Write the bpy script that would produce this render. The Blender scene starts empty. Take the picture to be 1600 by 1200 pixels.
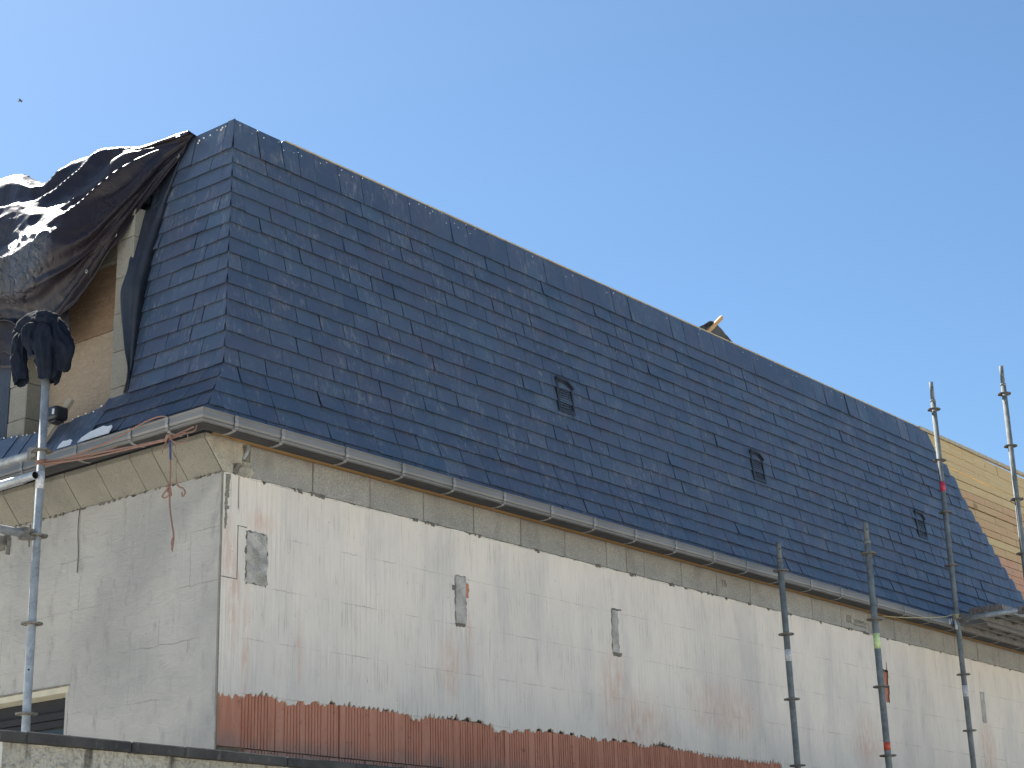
import bpy, bmesh, math, random
import numpy as np
from mathutils import Vector, Matrix, noise

random.seed(7)
sc = bpy.context.scene
COL = sc.collection
rad = math.radians

# ------------------------------------------------------------------ camera
YAW, PITCH, ROLL = 0.8971, 0.3136, -0.0249
fwd = Vector((math.sin(YAW)*math.cos(PITCH), math.cos(YAW)*math.cos(PITCH), math.sin(PITCH)))
r0 = Vector((math.cos(YAW), -math.sin(YAW), 0)); u0 = r0.cross(fwd)
rt = r0*math.cos(ROLL) + u0*math.sin(ROLL); up = -r0*math.sin(ROLL) + u0*math.cos(ROLL)
cd = bpy.data.cameras.new('camera'); cam = bpy.data.objects.new('camera', cd); COL.objects.link(cam)
cd.sensor_width = 36; cd.lens = 36*2.7728/1.6; cd.clip_end = 5000; cd.clip_start = .05
cam.matrix_world = Matrix(((rt.x, up.x, -fwd.x, -6.6157), (rt.y, up.y, -fwd.y, -7.4138), (rt.z, up.z, -fwd.z, -2.6967), (0, 0, 0, 1)))
sc.camera = cam

# ------------------------------------------------------------------ light
SUN_DIR = Vector((.24, .86, 1.0)).normalized()          # towards the sun (behind the house, to the left of the view)
SUN_EL = math.asin(SUN_DIR.z); SUN_AZ = math.atan2(SUN_DIR.x, SUN_DIR.y)
w = bpy.data.worlds.new('World'); sc.world = w; w.use_nodes = True
nt = w.node_tree; bg = nt.nodes['Background']
sky = nt.nodes.new('ShaderNodeTexSky'); sky.sky_type = 'NISHITA'; sky.sun_disc = False
sky.sun_elevation = SUN_EL; sky.sun_rotation = SUN_AZ
sky.air_density = 1.0; sky.dust_density = 0.45; sky.ozone_density = 6.0
tint = nt.nodes.new('ShaderNodeMix'); tint.data_type = 'RGBA'; tint.blend_type = 'MULTIPLY'; tint.inputs[0].default_value = 1; tint.inputs[7].default_value = (.90, 1.00, .98, 1)
nt.links.new(sky.outputs[0], tint.inputs[6]); nt.links.new(tint.outputs[2], bg.inputs[0]); bg.inputs[1].default_value = 0.05
ld = bpy.data.lights.new('sun', 'SUN'); sun = bpy.data.objects.new('sun', ld); COL.objects.link(sun)
ld.energy = 5; ld.angle = rad(.53); ld.color = (1, .95, .88)
sun.rotation_euler = SUN_DIR.to_track_quat('Z', 'Y').to_euler()
sc.view_settings.view_transform = 'Standard'; sc.view_settings.look = 'None'
sc.view_settings.exposure = 1.6; sc.view_settings.gamma = 1; sc.view_settings.use_curve_mapping = False

# ------------------------------------------------------------------ material helpers
class NT:
    def __init__(s, name):
        s.m = bpy.data.materials.new(name); s.m.use_nodes = True; s.t = s.m.node_tree
        s.b = s.t.nodes['Principled BSDF']; s.geo = None
    def n(s, typ, **kw):
        x = s.t.nodes.new(typ)
        for k, v in kw.items(): setattr(x, k, v)
        return x
    def l(s, a, b): s.t.links.new(a, b)
    def setin(s, node, k, v):
        if hasattr(v, 'is_linked') or isinstance(v, bpy.types.NodeSocket): s.l(v, node.inputs[k])
        else: node.inputs[k].default_value = v
    def pos(s):
        if not s.geo: s.geo = s.n('ShaderNodeNewGeometry')
        return s.geo.outputs['Position']
    def math(s, op, a, b=0.0, c=None):
        x = s.n('ShaderNodeMath', operation=op); s.setin(x, 0, a); s.setin(x, 1, b)
        if c is not None: s.setin(x, 2, c)
        return x.outputs[0]
    def scale(s, vec, sc3, off=(0, 0, 0)):
        x = s.n('ShaderNodeMapping'); s.l(vec, x.inputs[0]); x.inputs['Scale'].default_value = sc3; x.inputs['Location'].default_value = off
        return x.outputs[0]
    def noise(s, vec, scale=5, detail=4, rough=.55, dist=0):
        x = s.n('ShaderNodeTexNoise'); s.l(vec, x.inputs['Vector']); x.inputs['Scale'].default_value = scale
        x.inputs['Detail'].default_value = detail; x.inputs['Roughness'].default_value = rough; x.inputs['Distortion'].default_value = dist
        return x.outputs[0]
    def ramp(s, v, a, b, c0=0.0, c1=1.0):
        x = s.n('ShaderNodeMapRange'); s.l(v, x.inputs[0]); x.inputs[1].default_value = a; x.inputs[2].default_value = b
        x.inputs[3].default_value = c0; x.inputs[4].default_value = c1; x.clamp = True
        return x.outputs[0]
    def mix(s, f, a, b, mode='MIX'):
        x = s.n('ShaderNodeMix', data_type='RGBA', blend_type=mode)
        s.setin(x, 0, f)
        for i, v in ((6, a), (7, b)):
            if isinstance(v, (tuple, list)): x.inputs[i].default_value = (*v[:3], 1)
            else: s.l(v, x.inputs[i])
        return x.outputs[2]
    def bump(s, h, strength=.3, dist=.01, normal=None):
        x = s.n('ShaderNodeBump'); s.l(h, x.inputs['Height']); x.inputs['Strength'].default_value = strength; x.inputs['Distance'].default_value = dist
        if normal is not None: s.l(normal, x.inputs['Normal'])
        return x.outputs[0]
    def rnd(s):
        if not s.geo: s.pos()
        oi = s.n('ShaderNodeObjectInfo')
        return s.math('FRACT', s.math('ADD', oi.outputs['Random'], s.geo.outputs['Random Per Island']))
    def out(s, col=None, rough=.6, normal=None, metal=0.0, spec=.5):
        b = s.b
        if isinstance(col, (tuple, list)): b.inputs['Base Color'].default_value = (*col[:3], 1)
        elif col is not None: s.l(col, b.inputs['Base Color'])
        s.setin(b, 'Roughness', rough); s.setin(b, 'Metallic', metal); b.inputs['Specular IOR Level'].default_value = spec
        if normal is not None: s.l(normal, b.inputs['Normal'])
        return s.m

def simple(name, c1, c2, rough=.6, sc_=8, bump=.2, bd=.003, metal=0.0, spec=.5, stretch=(1, 1, 1), varr=0.0):
    k = NT(name); p = k.scale(k.pos(), stretch)
    a = k.noise(p, sc_, 5, .6); f = k.noise(p, sc_*9, 3, .6)
    c = k.mix(k.ramp(a, .35, .65), c1, c2)
    if varr:
        r = k.rnd(); hs = k.n('ShaderNodeHueSaturation'); k.l(c, hs.inputs['Color']); k.l(k.ramp(r, 0, 1, 1-varr, 1+varr), hs.inputs['Value']); c = hs.outputs[0]
    return k.out(c, rough, k.bump(f, bump, bd), metal, spec)

M = {}
# slate
k = NT('slate'); p = k.pos(); r = k.rnd()
base = k.mix(r, (.037, .062, .105), (.056, .090, .138))
base = k.mix(k.ramp(k.noise(p, 3.2, 4), .35, .7), base, (.058, .070, .112))
st = k.noise(k.scale(p, (30, 30, 7)), 1.6, 6, .7, .6)
msk = k.noise(p, 5.5, 3, .6)
dust = k.math('MULTIPLY', k.ramp(st, .50, .74), k.ramp(msk, .42, .68))
big = k.ramp(k.math('FRACT', k.math('MULTIPLY', r, 37.7)), .95, 1.0, 0, .30)
dust2 = k.math('MULTIPLY', big, k.ramp(k.noise(k.scale(p, (30, 30, 16)), 2, 5, .7), .38, .62))
dd = k.math('MAXIMUM', k.math('MULTIPLY', dust, .95), dust2)
spots = k.ramp(k.noise(p, 75, 2, .5), .735, .77, 0, .6)
dd = k.math('MAXIMUM', dd, k.math('MULTIPLY', spots, k.ramp(msk, .4, .55)))
base = k.mix(dd, base, (.26, .26, .27))
lay = k.noise(k.scale(p, (1, 1, 2.2)), 26, 4, .6, .8)
M['slate'] = k.out(base, k.ramp(k.noise(p, 12, 3), .3, .7, .36, .50), k.bump(lay, .28, .004), 0, .5)
# aggregate concrete blocks
def concrete(name, c1, c2, c3):
    k = NT(name); p = k.pos()
    v = k.n('ShaderNodeTexVoronoi'); k.l(p, v.inputs['Vector']); v.inputs['Scale'].default_value = 150
    g = k.noise(p, 120, 3, .7); a = k.noise(p, 5, 5, .6); r = k.rnd()
    c = k.mix(k.ramp(a, .35, .65), c1, c2)
    c = k.mix(k.ramp(g, .50, .66, 0, .75), c, c3)
    c = k.mix(k.ramp(g, .30, .42, .6, 0), c, tuple(x*.42 for x in c1))
    c = k.mix(k.ramp(r, 0, 1, 0, .22), c, tuple(x*.6 for x in c1))
    c = k.mix(k.ramp(k.noise(k.scale(p, (2, 2, 1)), 2.3, 5, .65), .52, .75, 0, .55), c, tuple(x*.5 for x in c2))
    return k.out(c, .92, k.bump(v.outputs['Distance'], .5, .006, k.bump(g, .5, .004)), 0, .2)
M['concrete'] = concrete('aggregate_concrete', (.29, .285, .262), (.36, .352, .32), (.50, .49, .455))
M['cornice'] = concrete('cornice_concrete', (.215, .21, .18), (.265, .255, .215), (.31, .295, .25))
M['mortar'] = simple('mortar', (.36, .345, .31), (.62, .595, .55), .95, 9, 1.0, .02, spec=.2)
M['mortar_light'] = simple('light_mortar', (.52, .48, .38), (.36, .34, .29), .95, 11, .9, .016, spec=.2)
M['mortar_dark'] = simple('dark_mortar', (.16, .15, .13), (.27, .25, .22), .95, 30, .9, .01, spec=.2)
M['black'] = simple('dark_void', (.01, .01, .012), (.02, .02, .022), .8)
# whitened render over ribbed clay blocks
k = NT('whitewashed_render'); p = k.pos()
a = k.noise(k.scale(p, (1, 1, .5)), 2.0, 5, .6)
c = k.mix(k.ramp(a, .35, .68), (.765, .695, .605), (.655, .605, .540))
gz = k.noise(k.scale(p, (2.2, 1, .55)), 1.3, 4, .6, .3)
c = k.mix(k.ramp(gz, .52, .68, 0, .6), c, (.545, .515, .485))
sp = k.scale(p, (88, 1, 3.4))
s1 = k.noise(sp, 1.0, 4, .6); m1 = k.noise(k.scale(p, (6, 1, 4)), 1.1, 4, .6)
c = k.mix(k.math('MULTIPLY', k.ramp(s1, .52, .70), k.ramp(m1, .40, .62, 0, .78)), c, (.40, .36, .305))
c = k.mix(k.math('MULTIPLY', k.ramp(s1, .46, .30), k.ramp(m1, .58, .44, 0, .6)), c, (.80, .75, .655))
dk = k.noise(k.scale(p, (75, 1, 9)), 1.0, 3, .6); mdk = k.noise(k.scale(p, (9, 1, 5)), 1.0, 3, .6)
c = k.mix(k.math('MULTIPLY', k.ramp(dk, .66, .74, 0, .9), k.ramp(mdk, .52, .62)), c, (.22, .19, .165))
# hairline block joints reading through
cx = k.n('ShaderNodeSeparateXYZ'); k.l(p, cx.inputs[0]); X, Z = cx.outputs[0], cx.outputs[2]
cb = k.n('ShaderNodeCombineXYZ')
wob = k.math('MULTIPLY', k.math('SUBTRACT', k.noise(p, 22, 2), .5), .016)
k.l(k.math('ADD', k.math('ADD', X, 20.0), wob), cb.inputs[0]); k.l(k.math('ADD', k.math('ADD', Z, 6.21), wob), cb.inputs[1])
br = k.n('ShaderNodeTexBrick'); k.l(cb.outputs[0], br.inputs['Vector']); br.inputs['Scale'].default_value = 1
br.inputs['Brick Width'].default_value = .5145; br.inputs['Row Height'].default_value = .31; br.inputs['Mortar Size'].default_value = .0032; br.inputs['Mortar Smooth'].default_value = .4
mj = k.ramp(k.noise(p, 3.1, 4, .6), .44, .60)
zf = k.math('FRACT', k.math('DIVIDE', k.math('ADD', Z, 6.21), .31)); hz = k.math('MAXIMUM', k.ramp(zf, .94, .97), k.ramp(zf, .06, .03))
joint = k.math('MULTIPLY', k.math('MULTIPLY', br.outputs['Fac'], mj), k.math('MAXIMUM', hz, k.ramp(k.noise(p, 1.9, 2), .56, .62, 0, .8)))
c = k.mix(k.math('MULTIPLY', joint, .6), c, (.30, .26, .22))
def blob(cx_, cz_, rx, rz):
    dx = k.math('DIVIDE', k.math('SUBTRACT', X, cx_), rx); dz = k.math('DIVIDE', k.math('SUBTRACT', Z, cz_), rz)
    return k.ramp(k.math('ADD', k.math('MULTIPLY', dx, dx), k.math('MULTIPLY', dz, dz)), 0, 1, 1, 0)
tot = None
for b_ in ((.10, -.72, .07, .34), (.05, -.45, .07, .25), (.30, -.25, .14, .08), (.20, -.95, .04, .4), (1.96, -.90, .13, .26), (3.75, -.86, .22, .34), (4.0, -1.1, .5, .3), (7.5, -1.0, .3, .35), (9.95, -.9, .25, .4), (.62, -.95, .03, .3), (2.15, -.75, .05, .25), (5.2, -.9, .6, .25)):
    v_ = blob(*b_); tot = v_ if tot is None else k.math('MAXIMUM', tot, v_)
rn = k.noise(k.scale(p, (26, 1, 6)), 1.2, 5, .65)
c = k.mix(k.math('MULTIPLY', tot, k.ramp(rn, .36, .68, 0, .72)), c, (.58, .35, .255))
pit = k.noise(p, 55, 2, .5)
c = k.mix(k.ramp(pit, .74, .78, 0, .7), c, (.2, .17, .14))
nb = k.bump(joint, -.6, .004); nb = k.bump(s1, .5, .004, nb); nb = k.bump(k.noise(p, 40, 4), .35, .004, nb)
M['coat'] = k.out(c, .9, nb, 0, .25)
# grey cement render of the side wall
k = NT('grey_cement_render'); p = k.pos()
a = k.noise(p, 1.6, 6, .62, .4); b_ = k.noise(k.scale(p, (1, 5, 2)), 2.2, 5, .65)
c = k.mix(k.ramp(a, .38, .64), (.295, .298, .290), (.395, .388, .365))
c = k.mix(k.ramp(b_, .55, .72, 0, .6), c, (.20, .20, .195))
sy = k.noise(k.scale(p, (1, 60, 1.4)), 1.0, 4, .6)
c = k.mix(k.math('MULTIPLY', k.ramp(sy, .52, .68), k.ramp(k.noise(p, 2.8, 3), .48, .62, 0, .5)), c, (.40, .41, .40))
cx = k.n('ShaderNodeSeparateXYZ'); k.l(p, cx.inputs[0]); cb = k.n('ShaderNodeCombineXYZ')
wob = k.math('MULTIPLY', k.math('SUBTRACT', k.noise(p, 12, 2), .5), .03)
k.l(k.math('ADD', k.math('ADD', cx.outputs[1], 20.0), wob), cb.inputs[0]); k.l(k.math('ADD', k.math('ADD', cx.outputs[2], 6.21), wob), cb.inputs[1])
br = k.n('ShaderNodeTexBrick'); k.l(cb.outputs[0], br.inputs['Vector']); br.inputs['Scale'].default_value = 1
br.inputs['Brick Width'].default_value = .5; br.inputs['Row Height'].default_value = .31; br.inputs['Mortar Size'].default_value = .004; br.inputs['Mortar Smooth'].default_value = .6
jt = k.math('MULTIPLY', br.outputs['Fac'], k.ramp(k.noise(p, 2.6, 4, .6), .47, .60))
c = k.mix(k.math('MULTIPLY', jt, .6), c, (.19, .18, .16))
c = k.mix(k.ramp(k.noise(p, 30, 2), .72, .78, 0, .6), c, (.17, .16, .14))
nb = k.bump(k.noise(k.scale(p, (1, 1, 2.4)), 9, 5, .65, .8), .55, .012); nb = k.bump(jt, -.5, .004, nb)
M['greycoat'] = k.out(c, .88, nb, 0, .25)
# clay blocks
k = NT('ribbed_clay'); p = k.pos(); r = k.rnd()
c = k.mix(r, (.42, .17, .105), (.54, .24, .155))
c = k.mix(k.ramp(k.noise(k.scale(p, (18, 1, 3)), 1.5, 4), .4, .7, 0, .7), c, (.58, .30, .21))
c = k.mix(k.ramp(k.noise(k.scale(p, (9, 1, 9)), 1.5, 4), .62, .72, 0, .6), c, (.16, .07, .05))
cx = k.n('ShaderNodeSeparateXYZ'); k.l(p, cx.inputs[0])
gr = k.ramp(k.math('ADD', cx.outputs[2], k.math('MULTIPLY', k.noise(p, 7, 4), .16)), -1.49, -1.37, .7, 0)
c = k.mix(gr, c, (.26, .20, .18))
M['clay'] = k.out(c, .85, k.bump(k.noise(p, 90, 3), .35, .003), 0, .25)
# gutter
k = NT('grey_gutter'); p = k.pos()
c = k.mix(k.ramp(k.noise(p, 3, 4), .35, .65), (.165, .164, .158), (.205, .203, .194))
c = k.mix(k.ramp(k.noise(k.scale(p, (3, 3, 14)), 4, 5, .7), .60, .75, 0, .3), c, (.27, .265, .25))
M['gutter'] = k.out(c, k.ramp(k.noise(p, 9, 3), .3, .7, .38, .52), k.bump(k.noise(p, 3, 2), .15, .01), 0, .4)
M['gutter_clip'] = simple('gutter_clip', (.20, .20, .20), (.27, .268, .26), .45, 20, .05)
M['rubber_and_gap'] = simple('rubber_and_gap_dark', (.018, .02, .025), (.03, .03, .035), .6)
# galvanised steel
k = NT('galvanised_steel'); p = k.pos()
v = k.n('ShaderNodeTexVoronoi'); k.l(p, v.inputs['Vector']); v.inputs['Scale'].default_value = 70
c = k.mix(k.ramp(k.noise(p, 14, 4), .35, .65), (.24, .26, .27), (.40, .43, .45))
c = k.mix(k.ramp(v.outputs['Distance'], .2, .7, 0, .3), c, (.50, .53, .55))
c = k.mix(k.ramp(k.noise(k.scale(p, (1, 1, .6)), 26, 5, .7), .62, .70, 0, .7), c, (.12, .11, .10))
M['galv'] = k.out(c, k.ramp(k.noise(p, 20, 4), .3, .7, .42, .62), k.bump(k.noise(p, 60, 3), .35, .002), .35, .4)
k = NT('weathered_steel'); p = k.pos()
c = k.mix(k.ramp(k.noise(p, 14, 4), .35, .65), (.135, .15, .15), (.225, .245, .24))
c = k.mix(k.ramp(k.noise(p, 30, 5, .7), .58, .70, 0, .8), c, (.09, .075, .06))
c = k.mix(k.ramp(k.noise(p, 22, 5, .7), .64, .70, 0, .7), c, (.34, .34, .32))
M['steel_old'] = k.out(c, .82, k.bump(k.noise(p, 60, 3), .3, .003), .0, .2)
M['ring'] = simple('rosette_steel', (.14, .13, .115), (.24, .225, .20), .6, 30, .2, metal=.5)
M['tape_white'] = simple('white_tape', (.62, .64, .66), (.35, .37, .40), .55, 60, .1)
M['tape_green'] = simple('lime_green_tape', (.42, .58, .20), (.66, .76, .45), .5, 45, .1)
M['tape_orange'] = simple('orange_tape', (.62, .10, .04), (.45, .07, .04), .5, 45, .1)
M['tape_red'] = simple('pinkish_red_tape', (.60, .04, .09), (.42, .03, .06), .5, 45, .1)
# timber
def timber(name, c1, c2, c3, ax=(1.5, 20, 60), varr=.18):
    k = NT(name); p = k.pos(); r = k.rnd()
    off = k.n('ShaderNodeVectorMath', operation='ADD'); k.l(k.scale(p, ax), off.inputs[0])
    cb = k.n('ShaderNodeCombineXYZ'); k.l(k.math('MULTIPLY', r, 30.0), cb.inputs[0]); k.l(k.math('MULTIPLY', r, 17.0), cb.inputs[1]); k.l(cb.outputs[0], off.inputs[1])
    g = k.noise(off.outputs[0], 1.2, 5, .6, .6)
    c = k.mix(k.ramp(g, .35, .65), c1, c2); c = k.mix(k.ramp(k.noise(p, 7, 2), .68, .76, 0, .75), c, tuple(x*.45 for x in c1))
    c = k.mix(k.ramp(r, .3, 1, 0, .55), c, c3)
    return k.out(c, .72, k.bump(g, .3, .003), 0, .3)
M['board'] = timber('pine_board', (.40, .275, .145), (.50, .35, .195), (.46, .28, .16))
M['board_yellow'] = timber('yellow_pine_board', (.44, .33, .165), (.54, .42, .23), (.50, .36, .19))
M['board_pink'] = timber('pinkish_pine_board', (.42, .245, .155), (.50, .31, .20), (.46, .23, .155))
M['fascia_wood'] = timber('fascia_timber', (.42, .25, .10), (.52, .32, .14), (.36, .22, .10))
M['grey_wood'] = timber('weathered_timber', (.34, .30, .22), (.44, .38, .28), (.30, .26, .2), (20, 20, 4))
# OSB
def osb(name, c1, c2, c3):
    k = NT(name); p = k.pos()
    v = k.n('ShaderNodeTexVoronoi'); k.l(k.scale(p, (1, 1, 2.6)), v.inputs['Vector']); v.inputs['Scale'].default_value = 26; v.inputs['Randomness'].default_value = 1
    g = k.noise(k.scale(p, (1, 1, 2)), 20, 6, .7, 1.6)
    c = k.mix(k.ramp(g, .38, .62), c1, c2)
    c = k.mix(k.ramp(v.outputs['Color'], .55, 1.0, 0, .55), c, c3)
    c = k.mix(k.ramp(k.noise(p, 15, 5, .7, 2.5), .60, .70, 0, .7), c, tuple(x*.45 for x in c1))
    return k.out(c, .8, k.bump(g, .3, .003), 0, .3)
M['osb_dark'] = osb('osb_brown', (.17, .115, .075), (.22, .155, .105), (.28, .20, .14))
M['osb_light'] = osb('osb_beige', (.25, .20, .145), (.295, .24, .18), (.36, .30, .22))
# sheets
k = NT('brown_tarpaulin'); p = k.pos()
c = k.mix(k.ramp(k.noise(p, 2.5, 4), .35, .65), (.022, .017, .020), (.014, .014, .022))
cr = k.noise(p, 9, 7, .68, 1.2)
v = k.n('ShaderNodeTexVoronoi'); v.feature = 'DISTANCE_TO_EDGE'
wv = k.n('ShaderNodeVectorMath', operation='ADD'); k.l(p, wv.inputs[0])
nz = k.n('ShaderNodeTexNoise'); k.l(p, nz.inputs['Vector']); nz.inputs['Scale'].default_value = 7; nz.inputs['Detail'].default_value = 4
vs = k.n('ShaderNodeVectorMath', operation='SCALE'); k.l(nz.outputs['Color'], vs.inputs[0]); vs.inputs['Scale'].default_value = .16; k.l(vs.outputs[0], wv.inputs[1])
k.l(wv.outputs[0], v.inputs['Vector']); v.inputs['Scale'].default_value = 9
wr = k.ramp(v.outputs['Distance'], 0, .12)
c = k.mix(k.ramp(k.noise(p, 60, 3, .6), .66, .74, 0, .15), c, (.08, .08, .09))
wm = k.ramp(k.noise(p, 1.7, 3), .46, .58); nb = k.bump(k.math('MULTIPLY', wr, wm), .35, .010); nb = k.bump(cr, .30, .014, nb); nb = k.bump(k.math('MULTIPLY', k.noise(p, 30, 5, .7, .8), wm), .35, .006, nb)
cx = k.n('ShaderNodeSeparateXYZ'); k.l(p, cx.inputs[0])
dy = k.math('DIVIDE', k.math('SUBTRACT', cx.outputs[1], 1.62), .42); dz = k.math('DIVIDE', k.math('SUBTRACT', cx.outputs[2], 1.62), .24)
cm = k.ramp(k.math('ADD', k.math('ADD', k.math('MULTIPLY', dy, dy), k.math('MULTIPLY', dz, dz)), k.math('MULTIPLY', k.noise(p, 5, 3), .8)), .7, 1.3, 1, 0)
hh = k.math('MULTIPLY', k.math('ADD', k.ramp(v.outputs['Distance'], 0, .25), k.noise(k.scale(p, (1, 1, 1)), 26, 6, .75, 1.5)), cm)
nb = k.bump(hh, 1.0, .035, nb)
c = k.mix(k.math('MULTIPLY', cm, .35), c, (.075, .085, .11))  # bluish reflection on the crumpled patch mixed into the base colour
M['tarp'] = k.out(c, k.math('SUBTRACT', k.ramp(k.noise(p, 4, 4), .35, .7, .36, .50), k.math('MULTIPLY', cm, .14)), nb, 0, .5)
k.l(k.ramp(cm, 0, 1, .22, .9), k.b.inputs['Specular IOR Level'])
M['membrane'] = simple('black_membrane', (.010, .014, .024), (.020, .026, .040), .5, 6, .35, .01)
M['cloth'] = simple('dark_blue_cloth', (.006, .009, .017), (.011, .016, .027), .95, 12, .4, .004, spec=.15)
M['plastic_black'] = simple('black_plastic', (.012, .014, .018), (.02, .022, .028), .4, 20, .05)
M['panel_grey'] = simple('grey_panel', (.10, .11, .13), (.16, .17, .19), .35, 20, .05)
k = NT('orange_rope'); p = k.pos()
wv_ = k.n('ShaderNodeTexWave'); k.l(k.scale(p, (60, 60, 60)), wv_.inputs['Vector']); wv_.inputs['Scale'].default_value = 1.4; wv_.inputs['Distortion'].default_value = 3
c = k.mix(wv_.outputs['Fac'], (.22, .115, .09), (.34, .215, .17))
c = k.mix(k.ramp(k.noise(p, 12, 3), .5, .7, 0, .6), c, (.26, .17, .13))
M['rope'] = k.out(c, .85, k.bump(wv_.outputs['Fac'], .6, .004), 0, .3)
M['rope_yellow'] = simple('yellow_rope', (.42, .36, .20), (.55, .48, .30), .85, 60, .5)
M['rope_blue'] = simple('blue_wrap', (.03, .04, .13), (.05, .06, .17), .6, 60, .3)
M['wire'] = simple('dark_wire', (.05, .05, .05), (.08, .08, .08), .6)
M['nail'] = simple('white_specks', (.7, .7, .68), (.8, .8, .78), .5)
M['sunlit_flash'] = simple('sunlit_zinc_white', (.78, .79, .80), (.84, .84, .84), .5, 20, .4, .01)
# roughcast
k = NT('roughcast'); p = k.pos()
v = k.n('ShaderNodeTexVoronoi'); k.l(p, v.inputs['Vector']); v.inputs['Scale'].default_value = 55
g = k.noise(p, 40, 5, .7)
c = k.mix(k.ramp(k.noise(p, 3, 4), .35, .65), (.62, .585, .50), (.50, .47, .40)); c = k.mix(k.ramp(g, .52, .66, 0, .75), c, (.30, .27, .21))
cx = k.n('ShaderNodeSeparateXYZ'); k.l(p, cx.inputs[0])
c = k.mix(k.math('MULTIPLY', k.ramp(k.noise(k.scale(p, (9, 1, 1)), 1.1, 4, .6), .55, .66, 0, .9), k.ramp(cx.outputs[2], -2.15, -1.93)), c, (.10, .095, .085))
M['roughcast'] = k.out(c, .95, k.bump(g, 1.0, .02, k.bump(v.outputs['Distance'], .8, .015)), 0, .2)
M['pier_white'] = simple('pier_paint', (.68, .66, .60), (.6, .58, .53), .9, 6, .3)
k = NT('dark_coping'); p = k.pos()
c = k.mix(k.ramp(k.noise(p, 6, 5, .65), .35, .65), (.045, .045, .045), (.085, .083, .078))
c = k.mix(k.ramp(k.noise(k.scale(p, (8, 1, 2)), 4, 5, .7), .58, .70, 0, .6), c, (.22, .21, .20))
M['coping'] = k.out(c, .9, k.bump(k.noise(p, 50, 5, .7), .7, .008), 0, .25)
M['ground'] = simple('dry_gravel', (.60, .565, .50), (.50, .475, .42), .95, 1.2, .6, .05)
M['glass'] = NT('dark_glass').out((.006, .007, .010), .25, None, 0, .5)
M['frame_dark'] = simple('anthracite_frame', (.006, .008, .013), (.010, .012, .018), .8)
M['soffit'] = simple('cream_soffit', (.42, .40, .31), (.50, .47, .37), .85, 10, .3)
M['bird'] = simple('dark_feathers', (.02, .02, .02), (.04, .04, .04), .8)

# ------------------------------------------------------------------ mesh helpers
class MB:
    def __init__(s): s.v = []; s.f = []; s.m = []; s.mi = 0
    def face(s, idx): s.f.append(idx); s.m.append(s.mi)
    def box(s, x0, x1, y0, y1, z0, z1, jit=0.0):
        b = len(s.v)
        for x in (x0, x1):
            for y in (y0, y1):
                for z in (z0, z1): s.v.append((x+random.uniform(-jit, jit), y+random.uniform(-jit, jit), z+random.uniform(-jit, jit)))
        for q in ((0, 1, 3, 2), (4, 6, 7, 5), (0, 4, 5, 1), (2, 3, 7, 6), (0, 2, 6, 4), (1, 5, 7, 3)): s.face([b+i for i in q])
        return s
    def prism(s, poly, d):                # poly: list of Vector (3D), d: extrusion Vector
        b = len(s.v); n = len(poly); d = Vector(d)
        s.v += [tuple(q) for q in poly] + [tuple(Vector(q)+d) for q in poly]
        s.face(list(range(b, b+n))[::-1]); s.face(list(range(b+n, b+2*n)))
        for i in range(n):
            j = (i+1) % n; s.face([b+i, b+j, b+n+j, b+n+i])
        return s
    def tube(s, pts, r, seg=10, cap=True, hollow=False):
        pts = [Vector(q) for q in pts]; b = len(s.v); rr = r if isinstance(r, (list, tuple)) else [r]*len(pts)
        prev = None
        for i, q in enumerate(pts):
            t = (pts[min(i+1, len(pts)-1)] - pts[max(i-1, 0)]).normalized()
            if prev is None:
                a = t.orthogonal().normalized()
            else:
                a = (prev - t*prev.dot(t)); a = a.normalized() if a.length > 1e-6 else t.orthogonal().normalized()
            prev = a; c = t.cross(a)
            for j in range(seg):
                an = 2*math.pi*j/seg; s.v.append(tuple(q + (a*math.cos(an)+c*math.sin(an))*rr[i]))
        for i in range(len(pts)-1):
            for j in range(seg):
                j2 = (j+1) % seg; s.face([b+i*seg+j, b+i*seg+j2, b+(i+1)*seg+j2, b+(i+1)*seg+j])
        if cap and not hollow:
            s.face([b+j for j in range(seg)][::-1]); s.face([b+(len(pts)-1)*seg+j for j in range(seg)])
        return s
    def grid(s, P):                       # P[i][j] points
        b = len(s.v); n = len(P); m = len(P[0])
        for row in P: s.v += [tuple(q) for q in row]
        for i in range(n-1):
            for j in range(m-1): s.face([b+i*m+j, b+(i+1)*m+j, b+(i+1)*m+j+1, b+i*m+j+1])
        return s
    def mesh(s, name, mats, smooth=False):
        me = bpy.data.meshes.new(name); me.from_pydata(s.v, [], s.f)
        for q in (mats if isinstance(mats, (list, tuple)) else [mats]): me.materials.append(q)
        if any(s.m): me.polygons.foreach_set('material_index', s.m)
        if smooth: me.polygons.foreach_set('use_smooth', [True]*len(s.f))
        me.update(); return me
    def build(s, name, mats, parent=None, smooth=False, fix=False, **props):
        me = s.mesh(name, mats, smooth)
        if fix:
            bm = bmesh.new(); bm.from_mesh(me); bmesh.ops.recalc_face_normals(bm, faces=bm.faces); bm.to_mesh(me); bm.free()
        return link(name, me, parent, **props)
def link(name, me, parent=None, loc=None, rot=None, **props):
    o = bpy.data.objects.new(name, me); COL.objects.link(o)
    if parent is not None: o.parent = parent
    if loc is not None: o.location = loc
    if rot is not None: o.rotation_euler = rot
    for a, b in props.items(): o[a] = b
    return o
def thing(name, label, cat, loc=(0, 0, 0), group=None, rot=(0, 0, 0)):
    o = bpy.data.objects.new(name, None); COL.objects.link(o); o.location = loc; o.rotation_euler = rot
    o.empty_display_size = .2; o['label'] = label; o['category'] = cat
    if group: o['group'] = group
    return o
def bevel(o, w_, seg=2):
    m = o.modifiers.new('bevel', 'BEVEL'); m.width = w_; m.segments = seg; m.limit_method = 'ANGLE'
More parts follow.
